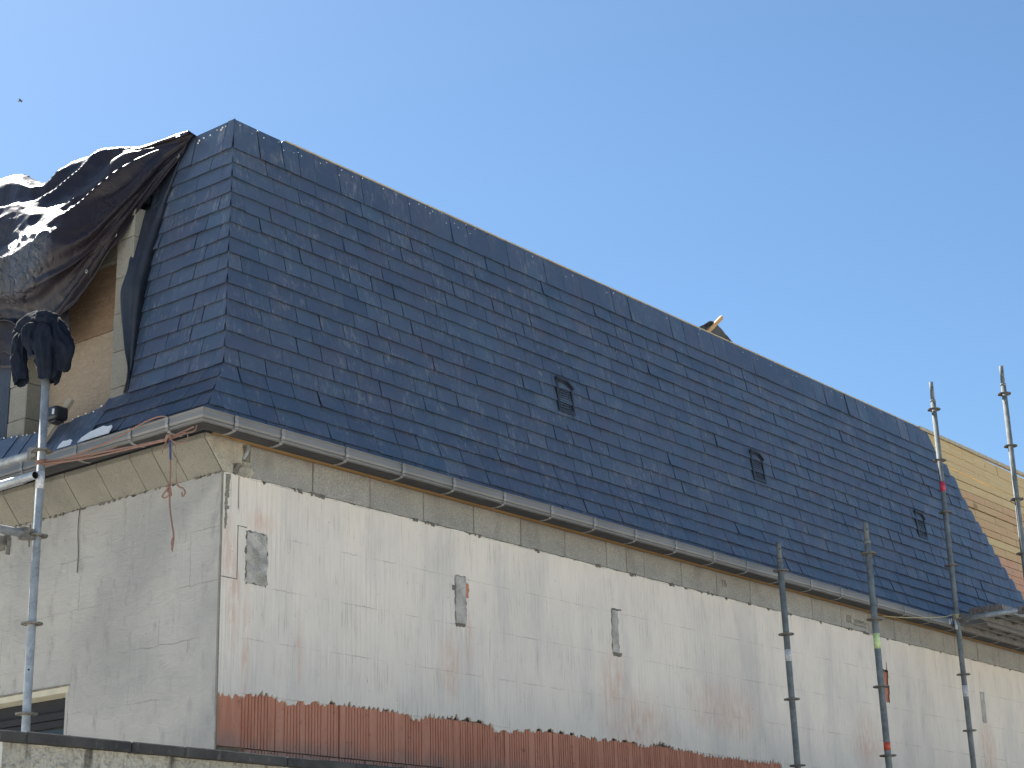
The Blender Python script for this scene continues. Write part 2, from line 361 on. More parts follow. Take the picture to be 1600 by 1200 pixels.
def catmull(pts, n=8):
    pts = [Vector(q) for q in pts]; out = []
    for i in range(len(pts)-1):
        p0 = pts[max(i-1, 0)]; p1 = pts[i]; p2 = pts[i+1]; p3 = pts[min(i+2, len(pts)-1)]
        for t in range(n):
            t /= n; out.append(.5*((2*p1)+(p2-p0)*t+(2*p0-5*p1+4*p2-p3)*t*t+(3*p1-p0-3*p2+p3)*t**3))
    out.append(pts[-1]); return out
def nz(x, y=0., z=0.): return noise.noise(Vector((x, y, z)))
def clip(poly, a, b, c):                  # keep a*s+b*t+c>=0
    out = []
    for i, p in enumerate(poly):
        q = poly[(i+1) % len(poly)]; dp = a*p[0]+b*p[1]+c; dq = a*q[0]+b*q[1]+c
        if dp >= 0: out.append(p)
        if (dp >= 0) != (dq >= 0):
            t = dp/(dp-dq); out.append((p[0]+(q[0]-p[0])*t, p[1]+(q[1]-p[1])*t))
    return out

# ------------------------------------------------------------------ ground
g = MB(); g.v = [(-3000, -3000, -4.4), (3000, -3000, -4.4), (3000, 3000, -4.4), (-3000, 3000, -4.4)]; g.face([0, 1, 2, 3])
g.build('ground', M['ground'], kind='structure')

g = MB(); g.v = [(-4.5, -7.0, -4.396), (22, -7.0, -4.396), (22, 0.0, -4.396), (-4.5, 0.0, -4.396)]; g.face([0, 1, 2, 3])  # unseen dark ground sheet added to cut bounce light near the house
M['bounce_cut'] = simple('bounce_cut_sheet', (.085, .075, .05), (.06, .07, .035), .95, 2, .6, .05)
g.build('bounce_cut_sheet', M['bounce_cut'], kind='structure')

# ------------------------------------------------------------------ house
house = thing('house', 'house under renovation with dark slate mansard roof above pale unfinished walls', 'house', (5, 4, -4.4))
HL = Vector((5, 4, -4.4))
def hp(name, mb, mats, parent=None, smooth=False, **kw):   # part of the house: coordinates are world, house empty sits at HL
    o = mb.build(name, mats, None, smooth, **kw)
    if parent is None: o.parent = house; o.location = -HL
    else: o.parent = parent
    return o
LEN = 19.0; DEP = 9.0
# masonry core (front and side), behind the coats
c = MB(); c.box(.03, LEN, .03, .25, -4.4, .19); hp('wall_core', c, M['mortar_dark'], label='dark joints behind the front wall blocks')
c = MB()
c.box(.03, .25, .25, 1.32, -4.4, .19); c.box(.03, .25, 2.9, DEP, -4.4, .19); c.box(.03, .25, 1.32, 2.9, -1.08, .19); c.box(.03, .25, 1.32, 2.9, -4.4, -2.4)
hp('wall_core', c, M['mortar_dark'], label='dark joints behind the side wall blocks')
c = MB(); c.box(.26, LEN, DEP-.2, DEP, -4.4, 2.2); c.box(LEN-.2, LEN, .26, DEP-.21, -4.4, 2.2); hp('rear_wall', c, M['mortar'])

# front coat: a thin skin with faint ribs and a torn lower edge
BOT = [(0, -1.262), (.12, -1.27), (.158, -1.249), (.187, -1.257), (.293, -1.236), (.442, -1.24), (.508, -1.277), (.748, -1.244), (.96, -1.24), (1.348, -1.232), (1.579, -1.247), (1.637, -1.273), (1.757, -1.243), (2.001, -1.23), (2.351, -1.234), (2.382, -1.276), (2.58, -1.265), (2.994, -1.223), (3.502, -1.249), (3.926, -1.231), (4.043, -1.254), (4.123, -1.261), (4.29, -1.212), (4.538, -1.241), (4.97, -1.258), (5.709, -1.257), (5.955, -1.24), (6.03, -1.29), (6.06, -1.9), (20, -1.9)]
def interp(tab, x):
    for i in range(len(tab)-1):
        if tab[i][0] <= x <= tab[i+1][0]:
            a, b = tab[i], tab[i+1]; return a[1]+(b[1]-a[1])*(x-a[0])/max(1e-9, b[0]-a[0])
    return tab[-1][1]
HOLE = (7.83, 7.975, -.60, -.31)
xs = np.arange(0, 19.001, .0125)
cb_ = MB(); cols = []
NZ = 26
for i, x in enumerate(xs):
    ph = (x % .025) < .0125
    tooth = -.016 if ph else .010
    zb = interp(BOT, x) + tooth*random.uniform(.2, 1.2) + .010*nz(x*7, 3.3) + (random.uniform(0, .02) if random.random() < .12 else 0)
    ztop = -.004 + .005*nz(x*9, 1) + .004*nz(x*45, 2) - (random.uniform(.008, .022) if nz(x*14, 8) > .42 else 0)
    col = []
    for j in range(NZ+1):
        z = zb + (ztop-zb)*j/NZ
        relief = .0028*max(0, nz(x*2.2, z*1.6, 5)+.25)*(1 if ph else -1) + .004*nz(x*1.3, z*1.7, 9)
        y = -.006 + relief
        col.append((x if x > 0 else -.002, y, z))
    cols.append(col)
b0 = 0
for col in cols: cb_.v += col
m_ = NZ+1
for i in range(len(xs)-1):
    for j in range(NZ):
        zc = cols[i][j][2]; xc = xs[i]
        if HOLE[0]+.01*nz(zc*30, 1) < xc < HOLE[1]+.012*nz(zc*30, 2) and HOLE[2] < zc < HOLE[3]+.01: continue
        cb_.face([i*m_+j, (i+1)*m_+j, (i+1)*m_+j+1, i*m_+j+1])
    cb_.face([i*m_, i*m_, 0])if False else None
# the skin's lower lip (thickness)
lip0 = len(cb_.v)
for i in range(len(xs)): cb_.v.append((cols[i][0][0], .012, cols[i][0][2]))
for i in range(len(xs)-1): cb_.face([lip0+i, lip0+i+1, (i+1)*m_, i*m_])
lip1 = len(cb_.v)
for i in range(len(xs)): cb_.v.append((cols[i][NZ][0], .02, cols[i][NZ][2]))
for i in range(len(xs)-1): cb_.face([lip1+i+1, lip1+i, i*m_+NZ, (i+1)*m_+NZ])
hp('render_coat', cb_, M['coat'], label='pale whitewashed render coat with torn lower edge')

# ribbed clay blocks: the bare course and the one below it
def clay_block(w_, flats):
    mb = MB(); prof = [(0, .02)]; x = .003
    prof = [(.002, .03), (.002, .006)]
    x = .004
    while x < w_-.03:
        fl = any(a <= x < b for a, b in flats)
        if fl:
            e = [b for a, b in flats if a <= x < b][0]; prof += [(x, .0035), (min(e, w_-.006), .0035)]; x = e + .001
        else:
            prof += [(x, .004), (x+.0145, .004), (x+.0165, .0115), (x+.0225, .0115)]; x += .0245
    prof += [(w_-.003, .004), (w_-.003, .03)]
    for z in (0, .303):
        for q in prof: mb.v.append((q[0], q[1], z))
    n = len(prof)
    for i in range(n-1): mb.face([i, i+1, n+i+1, n+i])
    mb.face(list(range(n))); mb.face([n+i for i in range(n)][::-1])
    return mb
cm0 = clay_block(.44, [(.004, .165)]).mesh('clay_block', M['clay'])
cms = [clay_block(.510, [(.0, .045), (.215, .275)]).mesh('clay_block', M['clay']), clay_block(.510, [(.0, .03), (.25, .30), (.46, .5)]).mesh('clay_block', M['clay']), clay_block(.510, [(.0, .05), (.18, .22), (.36, .40)]).mesh('clay_block', M['clay'])]
jx = [.006, .451, .972, 1.479, 1.993, 2.507, 3.022, 3.535, 4.048, 4.562, 5.075, 5.588, 6.10]
for row, z in enumerate((-1.545, -1.855)):
    for i in range(12):
        x = jx[i] + (0 if row == 0 else .22)
        o = link('clay_block', cm0 if (i == 0 and row == 0) else cms[(i*2+row) % 3], house, Vector((x, random.uniform(-.0015, .0015), z))-HL)
# clay seen through the broken hole
for i in range(2):
    link('clay_block', cms[1], house, Vector((7.6+.0*i, .004, -.615 + .31*i))-HL) if i == 0 else None

# corner quoin strips and the thin chased outline
c = MB(); c.box(-.004, .052, -.009, .02, -.33, -.012, .003); c.box(.0, .03, -.0085, .02, -1.26, -.34, .002)
hp('corner_bead', MB().box(-.0070, .002, -.0072, .006, -3.0, -.004, .0012), M['cornice'])
q_ = MB()
for i in range(14):
    z0 = -.012-.023*i; wv2 = .050+.010*nz(i*.7, 4)-.0016*i
    q_.box(.016+.006*random.random(), max(.024, wv2), -.0085-.004*random.random(), .01, z0-.0235, z0, .004)
hp('mortar_patch', q_, M['cornice'], label='narrow rough mortar strip beside the corner')
q_ = MB()
for (x0, x1, z0, z1) in ((.119, .1245, -.30, -.608), (.003, .124, -.6075, -.6125), (.1165, .122, -.012, -.20), (.1165, .19, -.298, -.3025)):
    q_.box(x0, x1, -.0082, .0, min(z0, z1), max(z0, z1))
hp('chased_joint', q_, M['mortar_dark'])

# mortar patches filled into chases
def patch(x0, x1, z0, z1, seed, mat, name='mortar_patch', y=-.009, amp=.012, label=None, rel=.006):
    mb = MB(); n, m = 22, 44; P = []
    for i in range(n+1):
        row = []
        for j in range(m+1):
            u, v_ = i/n, j/m
            x = x0+(x1-x0)*u; z = z0+(z1-z0)*v_
            e = min(u, 1-u, v_*.6, (1-v_)*.6)
            x += amp*(nz(z*22, seed, 1)*(1 if u > .5 else -1)*abs(2*u-1) + .4*nz(z*80, seed, 3)*abs(2*u-1)); z += amp*nz(x*30, seed, 7)*abs(2*v_-1)
            d = (0 if e <= 0 else .003) + rel*nz(x*17, z*17, seed) + rel*.6*abs(nz(x*45, z*45, seed+2))
            row.append((x, (y - max(0, d)) if e > 0 else .004, z))
        P.append(row)
    mb.grid(P); kw = {'label': label} if label else {}
    return hp(name, mb, mat, smooth=True, **kw)
patch(.180, .356, -.630, -.311, 4, M['mortar_dark'], 'patch_rim', amp=.018, rel=.0008, y=-.0068)
patch(2.011, 2.129, -.629, -.299, 12, M['mortar_dark'], 'patch_rim', amp=.012, rel=.0008, y=-.0068)
patch(3.738, 3.827, -.626, -.296, 20, M['mortar_dark'], 'patch_rim', amp=.012, rel=.0008, y=-.0068)
patch(.185, .352, -.625, -.315, 3, M['mortar'], amp=.016, rel=.016, y=-.0105, label='grey mortar patch nearest the corner')
patch(2.015, 2.125, -.625, -.302, 11, M['mortar'], amp=.010, y=-.0105, label='grey mortar patch second from the corner')
patch(3.742, 3.822, -.622, -.30, 19, M['mortar'], amp=.009, y=-.0105, label='narrow grey mortar patch')
patch(9.885, 9.985, -.612, -.30, 29, M['mortar'], amp=.012, label='faint grey mortar patch far along the wall')
patch(2.122, 2.152, -.44, -.345, 37, M['clay'], 'broken_edge', amp=.012, y=-.0085)
patch(1.990, 2.016, -.41, -.375, 38, M['mortar_dark'], 'broken_edge', amp=.01, y=-.0085)
patch(2.02, 2.11, -.640, -.617, 39, M['mortar_dark'], 'broken_edge', amp=.02, y=-.0085)
patch(3.75, 3.85, -.638, -.612, 40, M['mortar_dark'], 'broken_edge', amp=.014, y=-.0085)
patch(3.745, 3.87, -.303, -.292, 41, M['mortar_dark'], 'broken_edge', amp=.005, y=-.0085)

# concrete blocks of the wall head, front
joints = [.205, .7227, 1.2227, 1.7227, 2.2227, 2.7227, 3.2227, 3.7227, 3.9727, 4.2, 4.7, 5.2, 5.7, 6.2, 6.7, 7.2, 7.7, 8.2, 8.7, 9.2, 9.45, 9.95, 10.45, 10.95, 11.45, 11.95, 12.45, 12.95, 13.45] + [13.95+.5*i for i in range(0, 11)]
for i in range(len(joints)-1):
    x0, x1 = joints[i]+.003, joints[i+1]-.003
    mb = MB(); mb.box(x0, x1, -.003+random.uniform(-.002, .002), .12, .002, .194, .0012)
    o = hp('concrete_block', mb, M['concrete']); bevel(o, .004, 1)
# crumbling lumps along the head of the coat
mb = MB()
for x in (.60, .742, .80, 1.61, 1.72, 1.83, 2.25, 2.9, 3.6, 4.05, 4.55, 5.1, 5.66, 6.3, 7.35, 7.62, 7.9):
    for t in range(3):
        xx = x+random.uniform(-.04, .04); s_ = random.uniform(.004, .013)
        mb.box(xx-s_, xx+s_, -.011, .0, -.008-s_*.8, .004, .006)
hp('crumbled_mortar', mb, M['mortar_dark'], kind='stuff')
# scribbled pencil marks on one block
mb = MB(); random.seed(5)
for i in range(4): mb.tube([(7.30+.025*i, -.0065, .12), (7.285+.025*i, -.0065, .075), (7.305+.025*i, -.0065, .05)], .0022, 4)
for i in range(9):
    x = 7.42+.028*i; mb.tube([(x, -.0065, .10-.02*(i % 2)), (x+.014, -.0065, .085+.012*random.random()), (x+.026, -.0065, .065)], .0020, 4)
for i in range(9):
    x = 7.40+.028*i; mb.tube([(x, -.0065, .055), (x+.012, -.0065, .045+.012*random.random()), (x+.024, -.0065, .038)], .0018, 4)
for x in (5.28, 5.31, 5.33): mb.tube([(x-.01, -.0065, .14), (x+.01, -.0065, .10), (x-.004, -.0065, .085)], .0022, 4)
hp('pencil_marks', mb, M['mortar_dark'])
random.seed(11)

# cornice end at the corner, seen in section
prof = [(0, 0, 0), (-.020, 0, .026), (-.1425, 0, .172), (-.1425, 0, .203), (.20, 0, .203), (.20, 0, .0)]
mb = MB(); n = 30; P = []
def cx0(z): return -.1425 if z > .172 else -.1425*z/.172
for i in range(n+1):
    row = []
    for j in range(21):
        z = .203*j/20; xa = cx0(z); x = xa+(.198-xa)*i/n
        e = 0 if i in (0, n) or j in (0, 20) else 1
        row.append((x, -.004 - e*(.004+.009*abs(nz(x*16, z*16, 4))+.006*nz(x*40, z*40, 6)) + (.035 if (.075 < x < .115 and z < .075) or (.15 < x < .19 and .09 < z < .19) else 0), z))
    P.append(row)
mb.grid(P); hp('cornice_end', mb, M['mortar_light'], smooth=True, label='crumbling pale mortar end of the cornice at the corner')
mb = MB(); mb.tube(catmull([(.150, -.002, .10), (.165, -.010, .13), (.178, -.012, .16), (.19, .0, .195)], 5), .013, 8); hp('pipe_stub', mb, M['galv'], smooth=True)
patch(.125, .215, -.008, .085, 51, M['mortar_light'], 'mortar_lump', amp=.03, rel=.03, y=-.012)
patch(.085, .128, .0, .06, 52, M['mortar_dark'], 'mortar_lump', amp=.02, rel=.01, y=-.010)
# timber under the gutter
mb = MB(); mb.box(-.09, .055, -.115, .0, .2045, .222); mb.box(.058, 18.9, -.05, .10, .1965, .2135)
o = hp('wall_plate', mb, M['fascia_wood'])
xx = .06
mb = MB(); mb.box(-.05, 18.9, -.118, -.10, .2145, .30); hp('fascia_board', mb, M['fascia_wood'])
mb = MB(); mb.box(-.145, -.125, -.09, DEP, .206, .30); hp('fascia_board', mb, M['frame_dark'])

# side wall skin: grey cement render
mb = MB(); ys = np.arange(0, 9.001, .02); NS = 60; rows_ = []
for y in ys:
    zt = -.002+.006*nz(y*8, 3)+.004*nz(y*40, 5)-(random.uniform(.006, .02) if nz(y*11, 8) > .4 else 0)
    rows_.append([(-.006+.006*nz(y*2.2, zz*2.2, 3)+.002*nz(y*9, zz*9, 5) + (.0015*math.sin(y*250)*max(0, nz(y*1.9, zz*2.4, 12)) ), max(y, -.0), zz) for zz in [(-3.0+(zt+3.0)*j/NS) for j in range(NS+1)]])
b = 0
for rr in rows_: mb.v += rr
for i in range(len(ys)-1):
    for j in range(NS):
        yc = ys[i]; zc = rows_[i][j][2]
        if 1.31 < yc < 2.9 and -2.4 < zc < -1.11: continue
        mb.face([i*(NS+1)+j, i*(NS+1)+j+1, (i+1)*(NS+1)+j+1, (i+1)*(NS+1)+j])
hp('render_coat', mb, M['greycoat'], smooth=True, label='grey cement render on the side wall')
# clean edges of the opening
mb = MB(); mb.box(-.0075, .16, 1.30, 1.325, -2.42, -1.075); hp('window_jamb', mb, M['greycoat'])
mb = MB(); mb.box(-.0078, .16, 1.30, 2.95, -1.118, -1.078); hp('lintel', mb, M['soffit'], label='cream underside of the window lintel')
mb = MB(); mb.box(-.0115, 0, 1.29, 2.95, -1.082, -1.072, .002); hp('plaster_stop_bead', mb, M['mortar_dark'])
win = hp('window', MB().box(.12, .17, 1.326, 2.9, -1.20, -1.119), M['frame_dark'])
for z0, z1, d in ((-1.245, -1.205, .10), (-1.29, -1.25, .115), (-2.4, -2.33, .12)):
    hp('frame_bar', MB().box(d, .16, 1.326, 2.9, z0, z1), M['frame_dark'], win)
hp('frame_bar', MB().box(.125, .16, 1.326, 1.39, -2.33, -1.29), M['frame_dark'], win)
hp('frame_bar', MB().box(.125, .16, 2.05, 2.11, -2.33, -1.29), M['frame_dark'], win)
hp('pane', MB().box(.145, .15, 1.39, 2.9, -2.33, -1.29), M['glass'], win)

# cornice blocks of the side, sloping out under the gutter
yj = [0.002, .2956, .4587, .6598, .970, 1.276, 1.583, 1.896]
while yj[-1] < 8.8: yj.append(yj[-1]+.307)
for i in range(len(yj)-1):
    y0, y1 = yj[i]+.0022, yj[i+1]-.0022; d = random.uniform(-.002, .002)
    mb = MB(); mb.prism([Vector((.028, y0, .0)), Vector((-.002-d, y0, .0)), Vector((-.1425-d, y0, .172)), Vector((-.1425-d, y0, .203)), Vector((.028, y0, .203))], (0, y1-y0, 0))
    o = hp('cornice_block', mb, M['cornice'], fix=True); bevel(o, .002, 1)
mb = MB(); mb.prism([Vector((.04, .004, .004)), Vector((.005, .004, .004)), Vector((-.132, .004, .172)), Vector((-.132, .004, .2)), Vector((.04, .004, .2))], (0, 8.9, 0)); hp('cornice_core', mb, M['mortar_dark'], fix=True)
mb = MB()
for i in range(60):
    y = random.uniform(0, 3.2); s_ = random.uniform(.003, .012); mb.box(-.0115, .0, y-s_, y+s_, -.006-s_*.6, .002, .004)
hp('crumbled_mortar', mb, M['mortar_dark'], kind='stuff')
mb = MB(); mb.tube(catmull([(-.011, 1.278, .0), (-.016, 1.280, -.12), (-.012, 1.270, -.28), (-.012, 1.271, -.40)], 6), .0028, 6); hp('loose_wire', mb, M['wire'])

# ------------------------------------------------------------------ roof
E = Vector((-.2543, -.1469, .3062)); K = Vector((-.0759, -.0707, .6144)); T = Vector((.1094, .1036, 2.3022))
class Plane:                              # in-plane frame for one slope. axis: 0 front (along +x), 1 side (along +y)
    def __init__(s, axis, A, B):
        s.axis = axis; s.A = A; s.B = B; s.dz = B.z-A.z
        if axis == 0: s.up = Vector((0, B.y-A.y, s.dz)).normalized(); s.al = Vector((1, 0, 0)); s.o = Vector((0, A.y, A.z)); s.nrm = Vector((0, -s.up.z, s.up.y))
        else: s.up = Vector((B.x-A.x, 0, s.dz)).normalized(); s.al = Vector((0, 1, 0)); s.o = Vector((A.x, 0, A.z)); s.nrm = Vector((-s.up.z, 0, s.up.x))
        s.len = s.dz/s.up.z
        a, b = (A.x, B.x) if axis == 0 else (A.y, B.y)
        s.h0 = a; s.hs = (b-a)/s.len      # hip: along >= h0 + hs*t
    def pt(s, a, t, off=0.0): return s.o + s.al*a + s.up*t + s.nrm*off
FS = Plane(0, K, T); FK = Plane(0, E, K); SS = Plane(1, K, T); SK = Plane(1, E, K)
steep = [(.6144 + (2.082-.6144)*i/14) for i in range(15)] + [2.300]
kick = [.3062 + (.6144-.3062)*i/3 for i in range(4)]

def slate_piece(pl, a0, a1, t0, t1, tuck, hip=True, extra=None, cracks=True, top_row=False):
    g_ = random.choice([.0015, .003, .0045, .006]); rot = random.gauss(0, .0022)
    a0 += g_*.5; a1 -= g_*random.uniform(.3, 1)
    dz0, dz1 = random.gauss(0, .0012), random.gauss(0, .0012)
    poly = [(a0, t0+dz0), (a1, t0+dz1), (a1+rot*.1, t1+tuck), (a0+rot*.1, t1+tuck)]
    if cracks and random.random() < .22:  # nibbled lower corner
        e = random.uniform(.004, .014)
        poly = [(a0, t0+dz0+e), (a0+e*.8, t0+dz0)] + poly[1:] if random.random() < .5 else [poly[0], (a1-e, t0+dz1), (a1, t0+dz1+e*.7)] + poly[2:]
    if top_row and random.random() < .6:
        e = random.uniform(.006, .02); q = poly[-1]; poly = poly[:-1] + [(q[0]+e, q[1]), (q[0], q[1]-e)]
    if hip: poly = clip(poly, 1, -pl.hs, -pl.h0+.007)
    if extra: poly = clip(poly, *extra)
    if len(poly) < 3: return None
    L = t1+tuck-t0
    lift = .016+abs(random.gauss(0, .0028)); lt = .0010; tilt = random.gauss(0, .0012)
    if random.random() < .05: lift += .006
    am = (a0+a1)/2; wd = max(a1-a0, .05)
    def off(a, t): return lift+(lt-lift)*(t-t0)/L + tilt*(a-am)/wd*2
    return [(pl.pt(a, t, off(a, t)), pl.pt(a, t, off(a, t)-.0048)) for a, t in poly]
def add_piece(mb, pc):
    b = len(mb.v); n = len(pc)
    mb.v += [tuple(q[0]) for q in pc] + [tuple(q[1]) for q in pc]
    mb.face(list(range(b, b+n))); mb.face([b+n+i for i in range(n)][::-1])
    for i in range(n):
        j = (i+1) % n; mb.face([b+i, b+n+i, b+n+j, b+j])
pieces = []                               # (distance, which, piece)
CAMP = Vector((-6.6157, -7.4138, -2.6967))
def reg(which, pc):
    if pc: cen = sum((q[0] for q in pc), Vector())/len(pc); pieces.append(((cen-CAMP).length, which, pc))
WID = .2145
def row_end(z): return 9.50 + (2.311-z)*1.00 - (0 if z > 1.9 else .0)
ENDS = [(2.31, 9.50), (2.136, 9.60), (1.98, 9.774), (1.86, 9.96), (1.704, 10.05), (1.562, 10.179), (1.418, 10.34), (1.279, 10.50), (1.096, 10.68), (.92, 10.877), (.776, 11.077), (.6, 11.28), (.3, 11.6)]
def rend(z):
    for i in range(len(ENDS)-1):
        if ENDS[i][0] >= z >= ENDS[i+1][0]:
            a, b = ENDS[i], ENDS[i+1]; return a[1]+(b[1]-a[1])*(a[0]-z)/(a[0]-b[0])
    return ENDS[0][1] if z > 2.3 else ENDS[-1][1]
def front_rows(pl, zs, startpar, top=False):
    for r_ in range(len(zs)-1):
        z0, z1 = zs[r_], zs[r_+1]; t0 = (z0-pl.A.z)/pl.up.z; t1 = (z1-pl.A.z)/pl.up.z
        last = top and r_ == len(zs)-2
        par = (startpar+r_) % 2; a = pl.h0+pl.hs*t0; end = rend((z0+z1)/2)
        if last:
            js = [a-.01, .299, .504, .650, .793, 1.015, 1.235, 1.469, 1.697, 1.91, 2.13]
            while js[-1] < end: js.append(js[-1]+random.choice([.21, .215, .225, .2, .19]))
        else:
            js = [a-.02, a+.12 + (WID*.5 if par else 0) + random.uniform(-.02, .02)]
            if r_ % 5 == 3: js[1] += .05
            while js[-1] < end-.05: js.append(js[-1]+WID*random.uniform(.965, 1.035))
            js[-1] = end+random.uniform(-.015, .015)
        for i in range(len(js)-1):
            ex = None
            if i == len(js)-2:            # ragged right end, cut on a slant
                ex = (-1, -.45, end+.02+.45*(t0+.05))
            tuck = .030 if not last else 0.0
            if last: tuck = random.uniform(-.006, .004)
            reg('F', slate_piece(pl, js[i], js[i+1], t0, t1, tuck, True, ex, True, last))
front_rows(FS, steep, 0, True); front_rows(FK, [.26]+kick, 1)
# side slope: from the hip to the dormer
for pl, zs, sp_ in ((SS, steep, 1), (SK, [.26]+kick, 1)):
    for r_ in range(len(zs)-1):
        z0, z1 = zs[r_], zs[r_+1]; t0 = (z0-pl.A.z)/pl.up.z; t1 = (z1-pl.A.z)/pl.up.z
        last = pl is SS and r_ == len(zs)-2
        a = pl.h0+pl.hs*t0; par = (sp_+r_) % 2
        end = .80 if pl is SS else (.97 if r_ == 3 else 1.05 if r_ == 2 else .92 if r_ == 1 else 1.9)
        if last: js = [a-.01, a+.085, a+.36, a+.50, .80]
        else:
            js = [a-.02, a+(.085 if par else .19)+random.uniform(-.01, .01)]
            if pl is SK: js[1] = a+(.17, .13, .24, .15)[r_]
            while js[-1] < end-.03: js.append(js[-1]+WID*random.uniform(.97, 1.03))
            js[-1] = end
        for i in range(len(js)-1): reg('S', slate_piece(pl, js[i], js[i+1], t0, t1, .03 if not last else random.uniform(-.008, .004), True, None, True, last))
# side slope beyond the dormer and the short tall slates under it
for r_ in range(len(steep)-1):
    z0, z1 = steep[r_], steep[r_+1]; t0 = (z0-K.z)/SS.up.z; t1 = (z1-K.z)/SS.up.z
    if z0 > 1.7: break
    a = 2.10+(WID*.5 if r_ % 2 else 0)-.1
    for i in range(3):
        a1 = a+WID; reg('S', slate_piece(SS, max(a, 2.10), a1, t0, t1, .03, False)); a = a1
top_edge = [(.90, .60), (.94, .575), (1.03, .537), (1.12, .55), (1.29, .524), (1.5, .515), (1.62, .518), (1.85, .543), (1.96, .569), (2.3, .60), (4, .6)]
aa = .905
while aa < 3.2:
    a1 = aa+random.choice([.17, .20, .225, .15]); zt = interp(top_edge, (aa+a1)/2)+random.uniform(-.006, .006)
    pc = slate_piece(SK, aa, a1, (.27-E.z)/SK.up.z, (zt-E.z)/SK.up.z, 0, False, None, True, True)
    if pc:
        dx = SK.nrm*(.004 + (.006 if int(aa*10) % 2 else 0)); pc = [(q[0]+dx, q[1]+dx) for q in pc]
        reg('S', pc)
    aa = a1 + random.choice([0, 0, .004, .008])
pieces.sort(key=lambda q: q[0])
# underlays (their own bodies), boards
def under(pl, a0, a1, t0, t1, off=-.012, th=.02, hip=True):
    mb = MB(); poly = [(a0, t0), (a1, t0), (a1, t1), (a0, t1)]
    if hip: poly = clip(poly, 1, -pl.hs, -pl.h0-.02)
    mb.prism([pl.pt(a, t, off) for a, t in poly], -pl.nrm*th); return mb
mb = under(FS, -1, 9.3, -.005, FS.len-.004); fs = hp('front_roof_slope', mb, M['membrane'], fix=True)
kk = under(FK, -1, 18.8, -.10, FK.len-.006); hp('roof_underlay', kk, M['membrane'], fix=True)
mb = under(SS, -1, .93, -.005, SS.len-.004); ss = hp('side_roof_slope', mb, M['membrane'], fix=True)
hp('roof_underlay', under(SK, -1, 4, -.10, SK.len-.1, hip=True), M['membrane'], fix=True)
hp('roof_underlay', under(SS, 2.09, 4, -.005, SS.len-.2, hip=False), M['membrane'], fix=True)
nF = nS = 0; far = MB()
for d, wch, pc in pieces:
    if nF+nS < 298:
        mb = MB(); add_piece(mb, pc); hp('slate', mb, M['slate'], fs if wch == 'F' else ss); nF += 1
    else: add_piece(far, pc)
hp('slates', far, M['slate'], fs, kind='stuff', label='slates farther along the roof')
# specks of fixings on the top slates
mb = MB(); random.seed(3)
def speck(pl, a, z, s_=.0035):
    q = pl.pt(a, (z-pl.A.z)/pl.up.z, .013); e = pl.al*s_; u_ = pl.up*s_
    mb.prism([q-e-u_, q+e-u_, q+e*.8+u_, q-e+u_*.6], pl.nrm*.003)
a = .14
while a < 9.3:
    if random.random() < (.8 if a < 2.5 else .22): speck(FS, a, 2.262+random.uniform(-.025, .02), random.choice([.002, .003, .0035]))
    if random.random() < (.4 if a < 2.5 else .05): speck(FS, a+.04, 2.235+random.uniform(-.02, .02), .003)
    a += random.choice([.07, .1, .13])
for a, z, s_ in ((.16, 2.26, .004), (.19, 2.262, .006), (.2, 2.25, .006), (.30, 2.245, .005), (.36, 2.245, .005), (.40, 2.24, .006), (.41, 2.225, .005), (.24, 2.262, .003)): speck(SS, a, z, s_)
for a in np.arange(.95, 2.2, .07):
    q = SK.pt(a+random.uniform(-.02, .02), (interp(top_edge, a)-.012-E.z)/SK.up.z, .02); mb.box(q.x-.004, q.x+.002, q.y-.004, q.y+.005, q.z-.003, q.z+.004, .001)
hp('nail_heads', mb, M['nail'], kind='stuff'); random.seed(21)

# eaves flashing and two patches where slates are missing, sunlight put into their white
for (pts) in ([(.68, .29), (.675, .335), (.70, .352), (.74, .350), (.79, .366), (.85, .358), (.90, .350), (.925, .338), (.96, .322), (.97, .29)], [(1.045, .29), (1.05, .325), (1.08, .338), (1.12, .336), (1.15, .342), (1.165, .32), (1.17, .29)]):
    mb = MB(); mb.prism([SK.pt(a+.01*nz(a*40, z*40), (z-E.z)/SK.up.z, .026) for a, z in pts], SK.nrm*.003); hp('flashing_piece', mb, M['sunlit_flash'], fix=True)

